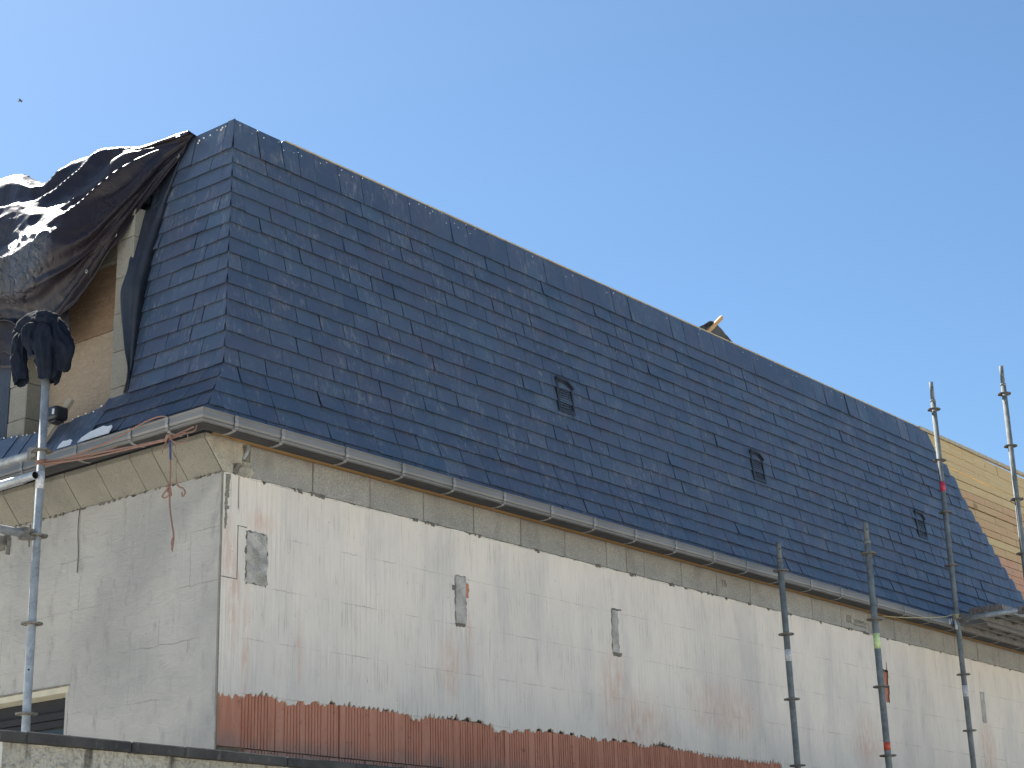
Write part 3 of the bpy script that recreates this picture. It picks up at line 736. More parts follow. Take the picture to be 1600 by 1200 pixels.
# sheathing boards at the unfinished end
zt0 = .60; bi = 0; z = zt0
random.seed(31)
while z < 2.27:
    hgt = random.choice([.072, .078, .085]); a = 8.9 if z > 1.3 else 10.0
    if z+hgt > 2.235: hgt = 2.288-z
    splits = [a, 11.17+(.9 if bi % 2 else 0)+.35*(bi % 3), 18.8] if z > .7 else [a, 18.8]
    for s0, s1 in zip(splits[:-1], splits[1:]):
        t0 = (z-K.z)/FS.up.z; t1 = (z+hgt-K.z)/FS.up.z
        mb = MB(); o_ = -.010+random.uniform(-.004, .004); tw = random.uniform(-.004, .004)
        N_ = 8
        P = []
        top_sag = (lambda a_: -.045*max(0, min(1, (a_-10.35)/1.3))*max(0, min(1, (z-1.9)/.35)))
        for i in range(N_):
            aa0 = s0+.002+(s1-s0-.004)*i/N_; aa1 = s0+.002+(s1-s0-.004)*(i+1)/N_
            pl = FS; sg0, sg1 = top_sag(aa0), top_sag(aa1)
            poly = [pl.pt(aa0, t0+sg0, o_), pl.pt(aa1, t0+sg1, o_+tw), pl.pt(aa1, t1+sg1, o_+tw), pl.pt(aa0, t1+sg0, o_)]
            P.append(poly)
        b = 0
        for i in range(N_): mb.prism(P[i], -pl.nrm*.018)
        mat = M['board_yellow'] if z > 1.75 else (M['board'] if z > 1.2 else M['board_pink'])
        if 1.2 < z < 1.75 and random.random() < .35: mat = M['board_yellow']
        if z <= 1.45 and random.random() < .4: mat = M['board_pink']
        if random.random() < .2: mat = M['board']
        hp('roof_board', mb, mat, fs, fix=True)
    z += hgt+random.choice([.005, .008, .013]); bi += 1
mb = MB(); mb.box(9.2, 18.6, .13, .15, .6, 1.95); hp('felt_backing', mb, M['membrane'], fs)
# rail along the top of the slope
pts = [(.55, 2.3035), (5, 2.3035), (9.4, 2.3035), (10.4, 2.300), (11.3, 2.300), (18.8, 2.30)]
mb = MB()
for (a, za), (b, zb) in zip(pts[:-1], pts[1:]):
    mb.prism([Vector((a, .103, za-.0)), Vector((a, .101, za+.009)), Vector((a, .150, za+.009)), Vector((a, .150, za))], (b-a, 0, zb-za))
mb.box(9.35, 18.8, .088, .103, 2.285, 2.318)
hp('ridge_rail', mb, M['grey_wood'], fix=True)
mb = MB(); mb.box(.35, LEN, .40, DEP, 2.12, 2.18); hp('flat_roof_deck', mb, M['membrane'])
mb = MB(); mb.box(.12, .16, .13, 1.2, 2.285, 2.302); hp('ridge_rail', mb, M['grey_wood'])

# roof vents
def vent(x, z):
    t0 = (z-K.z)/FS.up.z; mb = MB()
    out = [(-.096, 0), (.096, 0), (.096, .215), (.03, .262), (-.096, .262)]
    inn = [(-.074, .03), (.078, .03), (.078, .200), (.02, .238), (-.074, .238)]
    b = 0
    O = [FS.pt(x+a, t0+t, .022) for a, t in out]; O0 = [FS.pt(x+a, t0+t, .0) for a, t in out]; I = [FS.pt(x+a, t0+t, .022) for a, t in inn]; I0 = [FS.pt(x+a, t0+t, .004) for a, t in inn]
    mb.v = [tuple(q) for q in O+O0+I+I0]
    for i in range(5):
        j = (i+1) % 5; mb.face([5+i, 5+j, j, i]); mb.face([i, j, 10+j, 10+i]); mb.face([10+i, 10+j, 15+j, 15+i])
    mb.face([15, 16, 17, 18, 19])
    # hood lip over the top
    mb.prism([FS.pt(x-.098, t0+.25, .022), FS.pt(x+.03, t0+.25, .022), FS.pt(x+.098, t0+.205, .022), FS.pt(x+.098, t0+.222, .022), FS.pt(x+.03, t0+.270, .022), FS.pt(x-.098, t0+.270, .022)], FS.nrm*.012)
    v_ = hp('roof_vent', mb, M['vent'], fix=True)
    for c_ in range(4):
        xa = x-.069+.037*c_; fin = MB()
        for r_ in range(9):
            ta = t0+.042+.019*r_
            if c_ > 1 and r_ > 7: continue
            fin.prism([FS.pt(xa, ta, .006), FS.pt(xa+.028, ta, .006), FS.pt(xa+.028, ta-.004, .019), FS.pt(xa, ta-.004, .019)], FS.up*.005)
        hp('louvre', fin, M['vent'], v_, fix=True)
M['vent'] = simple('vent_slate_grey', (.010, .014, .020), (.018, .023, .030), .45, 30, .2)
vent(3.252, 1.058); vent(5.915, 1.055); vent(8.905, 1.060)

# dormer: block jambs, boarded opening, head
XD = -.072
def jamb(y0, y1, x1, label):
    zs_ = [.30, .435, .685, .921, 1.170, 1.410, 1.662, 1.860]
    for a, b in zip(zs_[:-1], zs_[1:]):
        mb = MB(); mb.box(XD+random.uniform(-.002, .002), x1, y0, y1, a+.002, b-.002, .001); o = hp('concrete_block', mb, M['cornice']); bevel(o, .004, 1)
jamb(.80, .962, .40, 'r'); jamb(1.813, 1.998, .40, 'l')
mb = MB(); mb.box(.09, .10, .965, 1.81, .3, 2.1); hp('opening_backing', mb, M['mortar_dark'])
hp('osb_panel', MB().box(.07, .088, .964, 1.775, .40, 1.150), M['osb_light'], label='beige lower chipboard sheet in the opening')
hp('osb_panel', MB().box(.067, .085, .964, 1.775, 1.154, 1.600), M['osb_dark'], label='brown upper chipboard sheet in the opening')
hp('window_head', MB().box(.03, .10, .964, 1.811, 1.604, 1.95), M['cornice'])
hp('timber_batten', MB().box(.045, .09, 1.777, 1.812, .40, 1.60), M['grey_wood'])
mb = MB(); mb.box(XD+.06, .5, .84, 2.02, 1.93, 1.98); hp('dormer_roof', mb, M['membrane'])
# folded black membrane strip beside the jamb
L_0 = [(.60, 2.235), (.722, 2.04), (.837, 1.88), (.955, 1.857), (.985, 1.722), (.953, 1.461), (.981, 1.291), (.958, 1.111), (.905, .881), (.866, .741), (.888, .655), (.905, .62)]
R_0 = [(.57, 2.237), (.62, 2.02), (.66, 1.90), (.675, 1.80), (.70, 1.68), (.735, 1.45), (.75, 1.28), (.76, 1.1), (.765, .90), (.772, .75), (.78, .66), (.79, .615)]
L_ = [(a-.115*(1 if b < 1.95 else .2), b) for a, b in L_0]; R_ = [(a-.02, b) for a, b in R_0]
P = []
Lc = catmull([(a, 0, b) for a, b in L_], 6); Rc = catmull([(a, 0, b) for a, b in R_], 6)
for l_, r_ in zip(Lc, Rc):
    row = []
    for j in range(13):
        u = j/12; y = l_.x+(r_.x-l_.x)*u; z = l_.z+(r_.z-l_.z)*u
        rx = SS.o.x + (z-K.z)/SS.up.z*SS.up.x
        kz = max(.05, min(1, (2.0-z)/.5)); row.append(((XD+.01 if z < 1.3 else min(rx, XD+.01+(z-1.3)*.18))-.018-.012*kz - kz*.022*(.5+.5*math.sin(u*7.5+1.5*nz(z*2.5, 4))) * (1-u*.4) - kz*.008*abs(nz(y*9, z*4, 2)) if u < .97 else rx-.016, y, z))
    P.append(row)
mb = MB(); mb.grid(P); o = hp('membrane_strip', mb, M['membrane'], smooth=True, label='folded black membrane strip hanging beside the dormer jamb')
sm = o.modifiers.new('solid', 'SOLIDIFY'); sm.thickness = .002
mb = MB(); mb.prism([Vector((XD-.004, 1.995, .57)), Vector((XD-.004, 2.13, .60)), Vector((XD-.0, 2.13, 1.45)), Vector((XD-.0, 2.0, 1.45))], (.06, 0, 0)); hp('membrane_strip', mb, M['membrane'], fix=True)

# ------------------------------------------------------------------ gutter
M['underside_shade'] = simple('painted_underside_shade', (.036, .037, .040), (.055, .055, .056), .7, 12, .1, spec=.2)
GX, GY, GZ = -.39, -.26, .245
PR = [(.006, .002), (0, 0), (-.001, -.006), (.006, -.011), (.005, -.018), (.001, -.044), (.006, -.056), (.014, -.060), (.006, -.065), (.006, -.072), (.022, -.077), (.075, -.083), (.105, -.080), (.118, -.066), (.122, .03)]
def gut(prof, a0, a1, side, off=0.0):
    """sweep along front (side=False, x from a0..a1) or side (y from a0..a1); None start = mitre corner"""
    mb = MB(); n = len(prof)
    for e, a in enumerate((a0, a1)):
        for o_, z in prof:
            o2 = o_-off
            if side: mb.v.append((GX+o2, (GY+o2) if a is None else a, GZ+z-(off if z < -.05 else 0)))
            else: mb.v.append(((GX+o2) if a is None else a, GY+o2, GZ+z-(off if z < -.05 else 0)))
    for i in range(n-1): mb.face([i, i+1, n+i+1, n+i])
    return mb
def gut_obj(name, side, a0, a1, mat, parent=None, off=0.0, prof=PR, sol=.0015):
    mb = gut(prof, a0, a1, side, off)
    if side: mb.f = [f[::-1] for f in mb.f]
    o = hp(name, mb, mat, parent)
    return o
gA = gut_obj('gutter', False, None, 18.9, M['gutter'])
gB = gut_obj('gutter', True, None, 8.9, M['gutter'])
SF = [(.022, -.0795), (.022, -.083), (.075, -.0885), (.121, -.085), (.124, -.066)]  # dark strip added under the gutter, its colour standing in for shade
gut_obj('underside_shade_strip', False, None, 18.9, M['underside_shade'], prof=SF)
gut_obj('underside_shade_strip', True, None, 8.9, M['underside_shade'], prof=SF)
for o, clips, sd in ((gA, [-.15, .21, .74, 1.24, 1.72, 2.23, 2.74, 3.23, 3.73, 4.25, 4.77, 5.25, 5.75, 6.25, 6.76, 7.41, 7.92, 8.41, 8.92, 9.43, 9.92, 10.43, 10.93, 11.4, 11.9, 12.4, 12.9, 13.4, 13.9, 14.4, 14.9, 15.4, 15.9, 16.4, 16.9, 17.4, 17.9, 18.4], False), (gB, [.029, .35, .843, 1.363, 1.87, 2.4, 2.9, 3.4], True)):
    for cc in clips:
        gut_obj('gutter_bracket', sd, cc, cc+.026, M['gutter_clip'], o, off=.003, prof=PR[:11]+[(.024, -.083), (.076, -.0885), (.119, -.085)])
        gut_obj('gutter_gap_band', sd, cc-.007, cc-.0005, M['rubber_and_gap'], o, off=.0035, prof=PR[:10])  # dark band added to draw the gap beside each bracket

# ------------------------------------------------------------------ garden wall in front
gw = thing('garden_wall', 'low roughcast garden wall with dark stone coping in front of the house', 'wall', (-1, -2, -4.4))
GL = Vector((-1, -2, -4.4))
def gp(name, mb, mat, **kw): o = mb.build(name, mat, gw, **kw); o.location = -GL; return o
mb = MB(); P = []
for i in range(400):
    x = -2.765+i*.015; P.append([(x, -1.965+.006*nz(x*30, z*30, 1)+.004*nz(x*70, z*70, 4), z) for z in [-2.6+.015*j for j in range(48)]])
mb.grid(P); gp('roughcast_face', mb, M['roughcast'], smooth=True)
mb = MB(); mb.box(-2.77, 19, -1.95, -1.75, -4.4, -1.916); mb.box(-2.765, 19, -1.962, -1.951, -4.4, -2.55); gp('wall_body', mb, M['roughcast'])
gp('pier', MB().box(-3.25, -2.772, -1.985, -1.72, -4.4, -1.916), M['pier_white'], label='smooth off-white pier at the left end')
cj = [-3.3, -2.682, -2.20, -1.9375, -1.384, -.979, -.48, .02, .55, 1.05, 1.55, 2.05, 2.55] + [2.55+.5*i for i in range(1, 33)]
for a, b in zip(cj[:-1], cj[1:]):
    mb = MB(); mb.box(a+.0015, b-.0015, -2.0+random.uniform(-.003, .003), -1.70, -1.9135, -1.873+random.uniform(-.002, .001), .001); o = gp('coping_stone', mb, M['coping']); bevel(o, .004, 1)
mb = MB()
for x in np.arange(-.9, .9, .05):
    s_ = random.uniform(.01, .03); mb.box(x-s_, x+s_, -1.93, -1.86, -1.875, -1.868+random.uniform(0, .006), .003)
gp('moss_tufts', mb, M['coping'], kind='stuff')

# ------------------------------------------------------------------ scaffolding
def rosette_mesh():
    mb = MB(); ro, ri = .060, .0255
    def ring(r1, r2, z0, z1, seg=28):
        b = len(mb.v)
        for i in range(seg):
            a = 2*math.pi*i/seg
            for r_, z in ((r1, z0), (r2, z0), (r2, z1), (r1, z1)): mb.v.append((r_*math.cos(a), r_*math.sin(a), z))
        for i in range(seg):
            j = (i+1) % seg
            for q in range(4): mb.face([b+i*4+q, b+i*4+(q+1) % 4, b+j*4+(q+1) % 4, b+j*4+q])
    ring(.0245, .034, -.007, .007); ring(.051, .061, -.0045, .0045)
    for i in range(8):
        a = 2*math.pi*i/8; c_, s_ = math.cos(a), math.sin(a); w_ = .007 if i % 2 else .010
        q = [(.032, -w_), (.053, -w_*1.2), (.053, w_*1.2), (.032, w_)]
        mb.prism([Vector((x*c_-y*s_, x*s_+y*c_, -.0045)) for x, y in q], (0, 0, .009))
    return mb.mesh('rosette', M['ring'])
ROS = rosette_mesh()
def standard(label, x, y, ztop, zsp, tapes, tx=0., ty=0., mat='steel_old', zs0=.15, holes=True, zmax=99):
    t = thing('scaffold_pole', label, 'scaffold pole', (x, y, -4.4), 'upright scaffold poles')
    t.rotation_euler = (-ty, tx, 0)
    # z=0 anchor of the fitted axis
    t.location = (x-4.4*tx, y-4.4*ty, -4.4)
    H = zsp+4.4
    mb = MB(); mb.tube([(0, 0, .0), (0, 0, H*.5), (0, 0, H)], .02415, 20); mb.build('tube', M[mat], t, True)
    mb = MB(); mb.tube([(0, 0, H-.02), (0, 0, H+.002)], .0255, 20); mb.build('collar', M[mat], t, True)
    mb = MB(); mb.tube([(0, 0, H), (0, 0, ztop+4.4)], .0190, 16); sp_ = mb.build('spigot', M[mat], t, True)
    if holes:
        mb = MB(); d = Vector((-.66, -.75, 0)); mb.tube([d*.015+Vector((0, 0, ztop+4.34)), d*.0205+Vector((0, 0, ztop+4.34))], .006, 8); mb.build('pin_hole', M['black'], t)
    k_ = -4
    for k_ in range(-4, 6):
        z = zs0+.5*k_
        if z > zsp+.01: break
        link('rosette', ROS, t, (0, 0, z+4.4), (0, 0, random.uniform(0, .7)))
        if k_ % 4 == 0 and k_ != 0 and z < zsp-.3:
            mb = MB(); mb.tube([(0, 0, z+4.4+.15), (0, 0, z+4.4+.16)], .0262, 16); mb.build('collar', M[mat], t, True)
    for z0, z1, m in tapes:
        mb = MB(); mb.tube([(0, 0, z0+4.4), (0, 0, z1+4.4)], .0252, 20); mb.build('tape_band', M[m], t, True)
    return t
pL = standard('galvanised scaffold pole at the left, draped with a dark jacket', -.641, .828, .90, .90, [(-.075, .025, 'tape_white')], -.003, -.001, 'galv', holes=False)
mb = MB(); d = Vector((-.66, -.75, 0)); mb.tube([d*.022+Vector((0, 0, 3.29)), d*.0248+Vector((0, 0, 3.29))], .006, 8); mb.build('pin_hole', M['black'], pL)
standard('short scaffold pole with a white tape band, leftmost of the four at right', 5.375, -.491, .382, .242, [(-.56, -.47, 'tape_white')], -.008, .012)
standard('short scaffold pole with lime green and orange tape bands', 5.307, -1.292, .394, .249, [(-.570, -.456, 'tape_green'), (-1.312, -1.254, 'tape_orange')], -.004, .009)
p5 = standard('tall scaffold pole with a red tape band, tied by rope at the gutter', 8.416, -.528, 2.422, 2.242, [(1.351, 1.442, 'tape_red'), (-.55, -.45, 'tape_white')], -.004, .008)
standard('tall scaffold pole farthest right, in front of the bare roof boards', 8.409, -1.227, 2.42, 2.247, [], 0, .005)

def hollow_tube(name, label, a, b, r=.02415, mat='galv', cat='scaffold tube', group=None):
    t = thing(name, label, cat, a, group); a = Vector(a); b = Vector(b); d = (b-a)
    mb = MB(); mb.tube([Vector(), d*.5, d], r, 20, cap=False); mb.build('pipe', M[mat], t, True)
    mb = MB(); dn = d.normalized(); s = len(mb.v)
    mb.tube([Vector(), dn*.25], r-.003, 20, cap=False); mb.f = [f[::-1] for f in mb.f]; mb.build('bore', M['black'], t, True)
    mb = MB(); n = 20; a_ = dn.orthogonal().normalized(); c_ = dn.cross(a_)
    for rr in (r, r-.003):
        for j in range(n): an = 2*math.pi*j/n; mb.v.append(tuple((a_*math.cos(an)+c_*math.sin(an))*rr))
    for j in range(n): j2 = (j+1) % n; mb.face([j, j2, n+j2, n+j])
    mb.build('rim', M[mat], t)
    return t
hollow_tube('scaffold_tube', 'loose galvanised tube with open end just left of the jacket pole', (-.70, .795, -.010), (-.70, 3.5, -.010), mat='galv')
hollow_tube('scaffold_tube', 'shorter galvanised tube end behind the other loose tube at left', (-.56, 1.10, .045), (-.56, 3.6, .045), mat='galv')
def ledger(label, a, b):
    t = thing('scaffold_ledger', label, 'scaffold rail', a); a = Vector(a); b = Vector(b); d = b-a; dn = d.normalized()
    mb = MB(); mb.tube([dn*.09, d*.5, d-dn*.09], .02415, 20); mb.build('rail', M['galv'], t, True)
    for s_, q in ((1, Vector()), (-1, d)):
        o_ = q+dn*s_*.055; side = dn.cross(Vector((0, 0, 1)))
        mb = MB()
        c0 = q+dn*s_*.028
        for zz in (-.030, .008):
            mb.prism([c0+side*-.022+Vector((0, 0, zz)), c0+side*.022+Vector((0, 0, zz)), q+dn*s_*.100+side*.025+Vector((0, 0, zz)), q+dn*s_*.100-side*.025+Vector((0, 0, zz))], (0, 0, .022))
        mb.prism([q+dn*s_*.066+side*-.024+Vector((0, 0, -.034)), q+dn*s_*.066+side*.024+Vector((0, 0, -.034)), q+dn*s_*.105+side*.024+Vector((0, 0, -.034)), q+dn*s_*.105-side*.024+Vector((0, 0, -.034))], (0, 0, .068))
        mb.build('wedge_head', M['ring'], t, fix=True)
        mb = MB(); w0 = q+dn*s_*.043
        mb.prism([w0+side*-.004+Vector((0, 0, -.07)), w0+side*.004+Vector((0, 0, -.07)), w0+side*.004+dn*s_*.008+Vector((0, 0, -.07)), w0-side*.004+dn*s_*.008+Vector((0, 0, -.07))], (0, 0, .13)); mb.build('wedge', M['ring'], t, fix=True)
    return t
ledger('galvanised scaffold rail running left along the gutter from the jacket pole', (-.641, .828, .150), (-.641, 3.9, .150))
ledger('galvanised cross rail at mid height leaving the left pole outwards', (-.641, .828, -.350), (-1.73, .828, -.350))
ledger('cross rail under the steel deck between the two tall poles at right', (8.414, -.523, .150), (8.409, -1.226, .150))

def deck(label, x0, y0, length, axis, w_=.30, z=.185, rust=False, claws=True):
    t = thing('scaffold_deck', label, 'scaffold deck', (x0, y0, z))
    d = Vector((1, 0, 0)) if axis == 0 else Vector((0, 1, 0)); s_ = Vector((0, -1, 0)) if axis == 0 else Vector((-1, 0, 0)); U = Vector((0, 0, 1))
    mb = MB()
    def bx(a0, a1, b0, b1, z0, z1, m):
        m.prism([d*a0+s_*b0+U*z0, d*a1+s_*b0+U*z0, d*a1+s_*b1+U*z0, d*a0+s_*b1+U*z0], U*(z1-z0))
    bx(.06, length-.06, 0, w_, .045, .049, mb); mb.build('deck_plate', M['deck'], t, fix=True)
    for b0 in (0, w_-.012):
        mb = MB(); bx(.05, length-.05, b0, b0+.012, -.012, .0445, mb); mb.build('side_rail', M['deck_edge'], t, fix=True)
    mb = MB()
    for b0 in (w_*.33, w_*.66): bx(.08, length-.08, b0-.012, b0+.012, .018, .0445, mb)
    for q in range(8): bx(.15+q*length/8, .18+q*length/8, .013, w_-.013, .02, .040, mb)
    mb.build('stiffener', M['deck_edge'], t, fix=True)
    for e in (0, 1):
        a = -.005 if e == 0 else length-.045
        mb = MB(); bx(a, a+.05, .0, w_, .004, .052, mb); mb.build('end_cap', M['deck_rust' if rust else 'deck_edge'], t, fix=True)
        for q in ((.12, .38, .62, .88) if claws else ()):
            mb = MB(); bx(a-.028 if e == 0 else a+.03, a+.004 if e == 0 else a+.076, w_*q-.012, w_*q+.012, -.006, .062, mb); bx(a-.032 if e == 0 else a+.05, a-.020 if e == 0 else a+.08, w_*q-.012, w_*q+.012, -.055, .02, mb); mb.build('claw', M['ring'], t, fix=True)
    return t
M['deck'] = simple('deck_steel', (.185, .18, .165), (.25, .243, .225), .6, 5, .3, .005, metal=.2)
M['deck_edge'] = simple('deck_edge_steel', (.17, .165, .155), (.24, .235, .225), .6, 10, .2, metal=.5)
M['deck_rust'] = simple('rusty_steel', (.14, .11, .10), (.25, .22, .21), .75, 30, .4)
deck('rusty steel scaffold deck by the gutter at the right edge', 8.44, -.64, 3.0, 0, .32, .182, True)
deck('plain steel scaffold deck between the rusty deck and the gutter', 8.86, -.30, 3.0, 0, .29, .165, False, False)
deck('steel scaffold deck below the loose tubes at the left edge', -.76, .90, 3.0, 1, .32, -.42)

# ------------------------------------------------------------------ ropes
def rope(mb, pts, r=.006, n=7): mb.tube(catmull(pts, n), r*.82, 8)
t = thing('rope', 'orange rope lashed from the left pole to the gutter corner, its frayed end hanging', 'rope', (-.42, .1, .1))
RL = Vector((-.42, .1, .1))
def rp(name, mb, mat): o = mb.build(name, mat, t, True); o.location = -RL; return o
mb = MB()
rope(mb, [(-.640, .80, .075), (-.60, .77, .085), (-.52, .60, .105), (-.44, .28, .108), (-.42, -.03, .100)], .0075)
rope(mb, [(-.640, .80, .060), (-.58, .72, .075), (-.50, .52, .085), (-.44, .25, .098), (-.42, -.03, .094)], .0065)
rope(mb, [(-.640, .79, .085), (-.56, .70, .10), (-.47, .45, .165), (-.41, .20, .245), (-.385, .10, .262), (-.36, .05, .25)], .0065)
rope(mb, [(-.655, .80, .065), (-.54, .66, .088), (-.47, .50, .113), (-.43, .40, .145)], .0055)
for i in range(3):
    an = i*.9; pts = [(-.641+.031*math.cos(a), .828+.031*math.sin(a), .072+.009*i+.006*math.sin(a*1.5)) for a in np.linspace(an, an+6.5, 12)]; rope(mb, pts, .0052, 3)
rope(mb, [(-.42, -.03, .100), (-.41, -.09, .118), (-.39, -.14, .135), (-.37, -.17, .15)], .007)
rope(mb, [(-.42, -.04, .095), (-.40, -.12, .112), (-.385, -.19, .118), (-.36, -.18, .16)], .005)
rp('lashing', mb, M['rope'])
mb = MB()
for i in range(4):
    rope(mb, [(-.43+.012*math.cos(a+i)*1.2, -.03+.017*math.sin(a*1.0+i), .098+.016*math.cos(a*1.3+i*2)) for a in np.linspace(0, 5, 9)], .0058, 4)
rope(mb, [(-.43, -.04, .10), (-.44, -.08, .07), (-.44, -.14, .045), (-.43, -.18, .055), (-.42, -.175, .095), (-.42, -.12, .115), (-.42, -.05, .105)], .004)
rope(mb, [(-.43, -.02, .09), (-.44, .0, .05), (-.44, .012, .015)], .0045)
rp('knot', mb, M['rope'])
mb = MB(); rope(mb, [(-.43, -.04, .085), (-.43, -.046, .04), (-.43, -.052, -.03)], .0075); rp('blue_wrap', mb, M['rope_blue'])
mb = MB(); rope(mb, [(-.43, -.050, -.02), (-.43, -.055, -.10), (-.43, -.055, -.20), (-.43, -.062, -.30), (-.43, -.085, -.40), (-.43, -.102, -.47), (-.43, -.092, -.545)], .0062)
rope(mb, [(-.43, -.055, -.14), (-.43, -.035, -.19), (-.43, .005, -.225), (-.43, -.02, -.24), (-.43, -.055, -.225), (-.43, -.03, -.20), (-.44, -.06, -.18)], .0055)
rope(mb, [(-.43, -.055, -.16), (-.43, -.04, -.20), (-.43, -.07, -.235), (-.43, -.05, -.17)], .006)
rope(mb, [(-.43, -.098, -.47), (-.43, -.085, -.50), (-.43, -.098, -.555)], .004)
rp('hanging_end', mb, M['rope'])
t2 = thing('rope', 'short frayed orange rope scrap hanging right beside the long hanging rope', 'rope', (-.43, -.12, -.17)); RL = Vector((-.43, -.12, -.17)); t = t2
mb = MB(); rope(mb, [(-.43, -.108, -.145), (-.43, -.112, -.175), (-.43, -.135, -.20), (-.43, -.165, -.212), (-.43, -.185, -.24), (-.43, -.165, -.258), (-.43, -.160, -.235)], .0055)
rope(mb, [(-.43, -.108, -.145), (-.428, -.100, -.10), (-.42, -.09, -.02), (-.42, -.07, .07)], .0018)
rp('strand', mb, M['rope'])
t = thing('rope', 'thin yellowish rope tying the red-taped pole under the gutter', 'rope', (8.5, -.4, .15)); RL = Vector((8.5, -.4, .15))
mb = MB(); rope(mb, [(7.72, -.14, .145), (8.0, -.25, .15), (8.30, -.44, .17), (8.40, -.50, .20)], .005); 
for i in range(4): rope(mb, [(8.416+.032*math.cos(a), -.528+.032*math.sin(a), .165+.009*i) for a in np.linspace(i, i+6.5, 12)], .005, 3)
rp('lashing', mb, M['rope_yellow'])
mb = MB(); rope(mb, [(8.38, -.52, .16), (8.36, -.53, .11), (8.35, -.53, .07)], .006); rope(mb, [(8.36, -.50, .16), (8.33, -.50, .12), (8.30, -.50, .10), (8.31, -.5, .14)], .005); mb.tube([(8.352, -.535, .12), (8.352, -.54, .08), (8.352, -.54, .05)], [.008, .013, .010], 8); rp('knot', mb, M['tape_white'])

# ------------------------------------------------------------------ tarpaulin
CT = [
[(.08, 3.041, 2.681), (.08, 2.493, 2.566), (.08, 2.231, 2.52), (.08, 1.954, 2.388), (.078, 1.689, 2.405), (.074, 1.413, 2.403), (.069, 1.142, 2.38), (.064, .783, 2.328), (.06, .439, 2.282)],
[(-.12, 2.7, 2.293), (-.12, 2.177, 2.222), (-.12, 1.926, 2.195), (-.12, 1.666, 2.151), (-.098, 1.442, 2.187), (-.066, 1.224, 2.231), (-.021, 1.025, 2.284), (.024, .733, 2.284), (.06, .439, 2.278)],
[(-.26, 2.449, 1.918), (-.26, 1.954, 1.964), (-.26, 1.674, 1.921), (-.26, 1.404, 1.897), (-.222, 1.196, 1.928), (-.164, 1.018, 1.991), (-.084, .841, 2.097), (-.004, .665, 2.203), (.06, .451, 2.268)],
[(-.3, 2.363, 1.699), (-.3, 1.872, 1.726), (-.3, 1.59, 1.627), (-.3, 1.293, 1.611), (-.257, 1.096, 1.656), (-.192, .936, 1.783), (-.102, .779, 1.949), (-.012, .628, 2.144), (.06, .468, 2.252)],
[(-.24, 2.433, 1.55), (-.24, 1.933, 1.513), (-.24, 1.617, 1.409), (-.24, 1.322, 1.42), (-.204, 1.122, 1.528), (-.15, .951, 1.692), (-.075, .79, 1.9), (.0, .627, 2.095), (.06, .491, 2.224)],
[(-.2, 2.471, 1.388), (-.2, 1.971, 1.355), (-.2, 1.653, 1.224), (-.2, 1.326, 1.229), (-.169, 1.079, 1.372), (-.122, .946, 1.582), (-.057, .836, 1.797), (.008, .656, 2.014), (.06, .513, 2.186)]]
CT.insert(0, [(x+.55, y+.1, z-.04-.10*(1 if 1 < i < 7 else 0)) for i, (x, y, z) in enumerate(CT[0])])
rowsC = [catmull(r_, 22) for r_ in CT]
nc = len(rowsC[0]); G = [catmull([rowsC[r_][i] for r_ in range(len(rowsC))], 20) for i in range(nc)]
nr = len(G[0]); P = []
for i in range(nc):
    row = []
    for j in range(nr):
        q = G[i][j].copy(); u = i/(nc-1); v_ = j/(nr-1)
        a = G[min(i+1, nc-1)][j]-G[max(i-1, 0)][j]; b = G[i][min(j+1, nr-1)]-G[i][max(j-1, 0)]
        n_ = a.cross(b); n_ = n_.normalized() if n_.length > 1e-9 else Vector((-1, 0, 0))
        if n_.x > 0: n_ = -n_
        fan = min(1, (1-u)*3.2); edge = min(1, v_*6)
        # folds that fan out of the fixed top right corner, plus crumple
        f1 = 1-abs(nz(u*2.2, v_*9.0+u*2.0, 1.7))*2.6
        f2 = 1-abs(nz(u*5.0+3, v_*15, 8.1))*2.4
        f3 = 1-abs(nz(q.x*9, q.y*7, q.z*9))*2.2
        f4 = nz(q.x*22, q.y*20, q.z*22)
        d = .048*f1*fan*edge + .010*f2*fan*edge + .006*f3*min(1, (1-u)*2)*edge + .002*f4*edge
        if .15 < u < .55 and .5 < v_ < .95: d += .05*math.sin((v_-.5)/.45*math.pi)*math.sin((u-.15)/.4*math.pi)
        row.append(tuple(q+n_*(d-.012)))
    P.append(row)
tp = thing('tarpaulin', 'crumpled shiny dark brown tarpaulin draped over the dormer at left', 'tarpaulin', (-.2, 1.5, 1.3))
TL = Vector((-.2, 1.5, 1.3))
mb = MB(); mb.grid(P); o = mb.build('sheet', M['tarp'], tp, True); o.location = -TL
sm = o.modifiers.new('solid', 'SOLIDIFY'); sm.thickness = .002
# hemmed edge
mb = MB(); edge = [Vector(P[i][nr-1])+Vector((-.004, 0, 0)) for i in range(0, nc, 3)]; mb.tube(edge, .007, 6); o = mb.build('hem', M['tarp'], tp, True); o.location = -TL
# loose flap at the lower left
Q = []
for i in range(31):
    r_ = []
    for j in range(21):
        u, v_ = i/30, j/20; y = 2.35-1.02*u; zt = 1.50-.05*u; zb_ = 1.13 - .22*u + .13*max(0, u-.55)*2.2 if u < .8 else 1.12
        z = zt+(zb_-zt)*v_; r_.append((-.15-.03*math.sin(u*9+v_*2)-.02*nz(y*5, z*5, 3)+.01*v_, y, z))
    Q.append(r_)
mb = MB(); mb.grid(Q); o = mb.build('flap', M['tarp'], tp, True); o.location = -TL; sm = o.modifiers.new('solid', 'SOLIDIFY'); sm.thickness = .002
for (u, ) in ((.965,), (.66,), (.52,), (.1,)):
    q = Vector(P[int(u*(nc-1))][int(nr*.93)]); mb = MB()
    ring = [q+Vector((-.012, .011*math.cos(a), .011*math.sin(a))) for a in np.linspace(0, 2*math.pi, 13)]
    mb.tube(ring, .0022, 6); o = mb.build('eyelet', M['galv'], tp, True); o.location = -TL

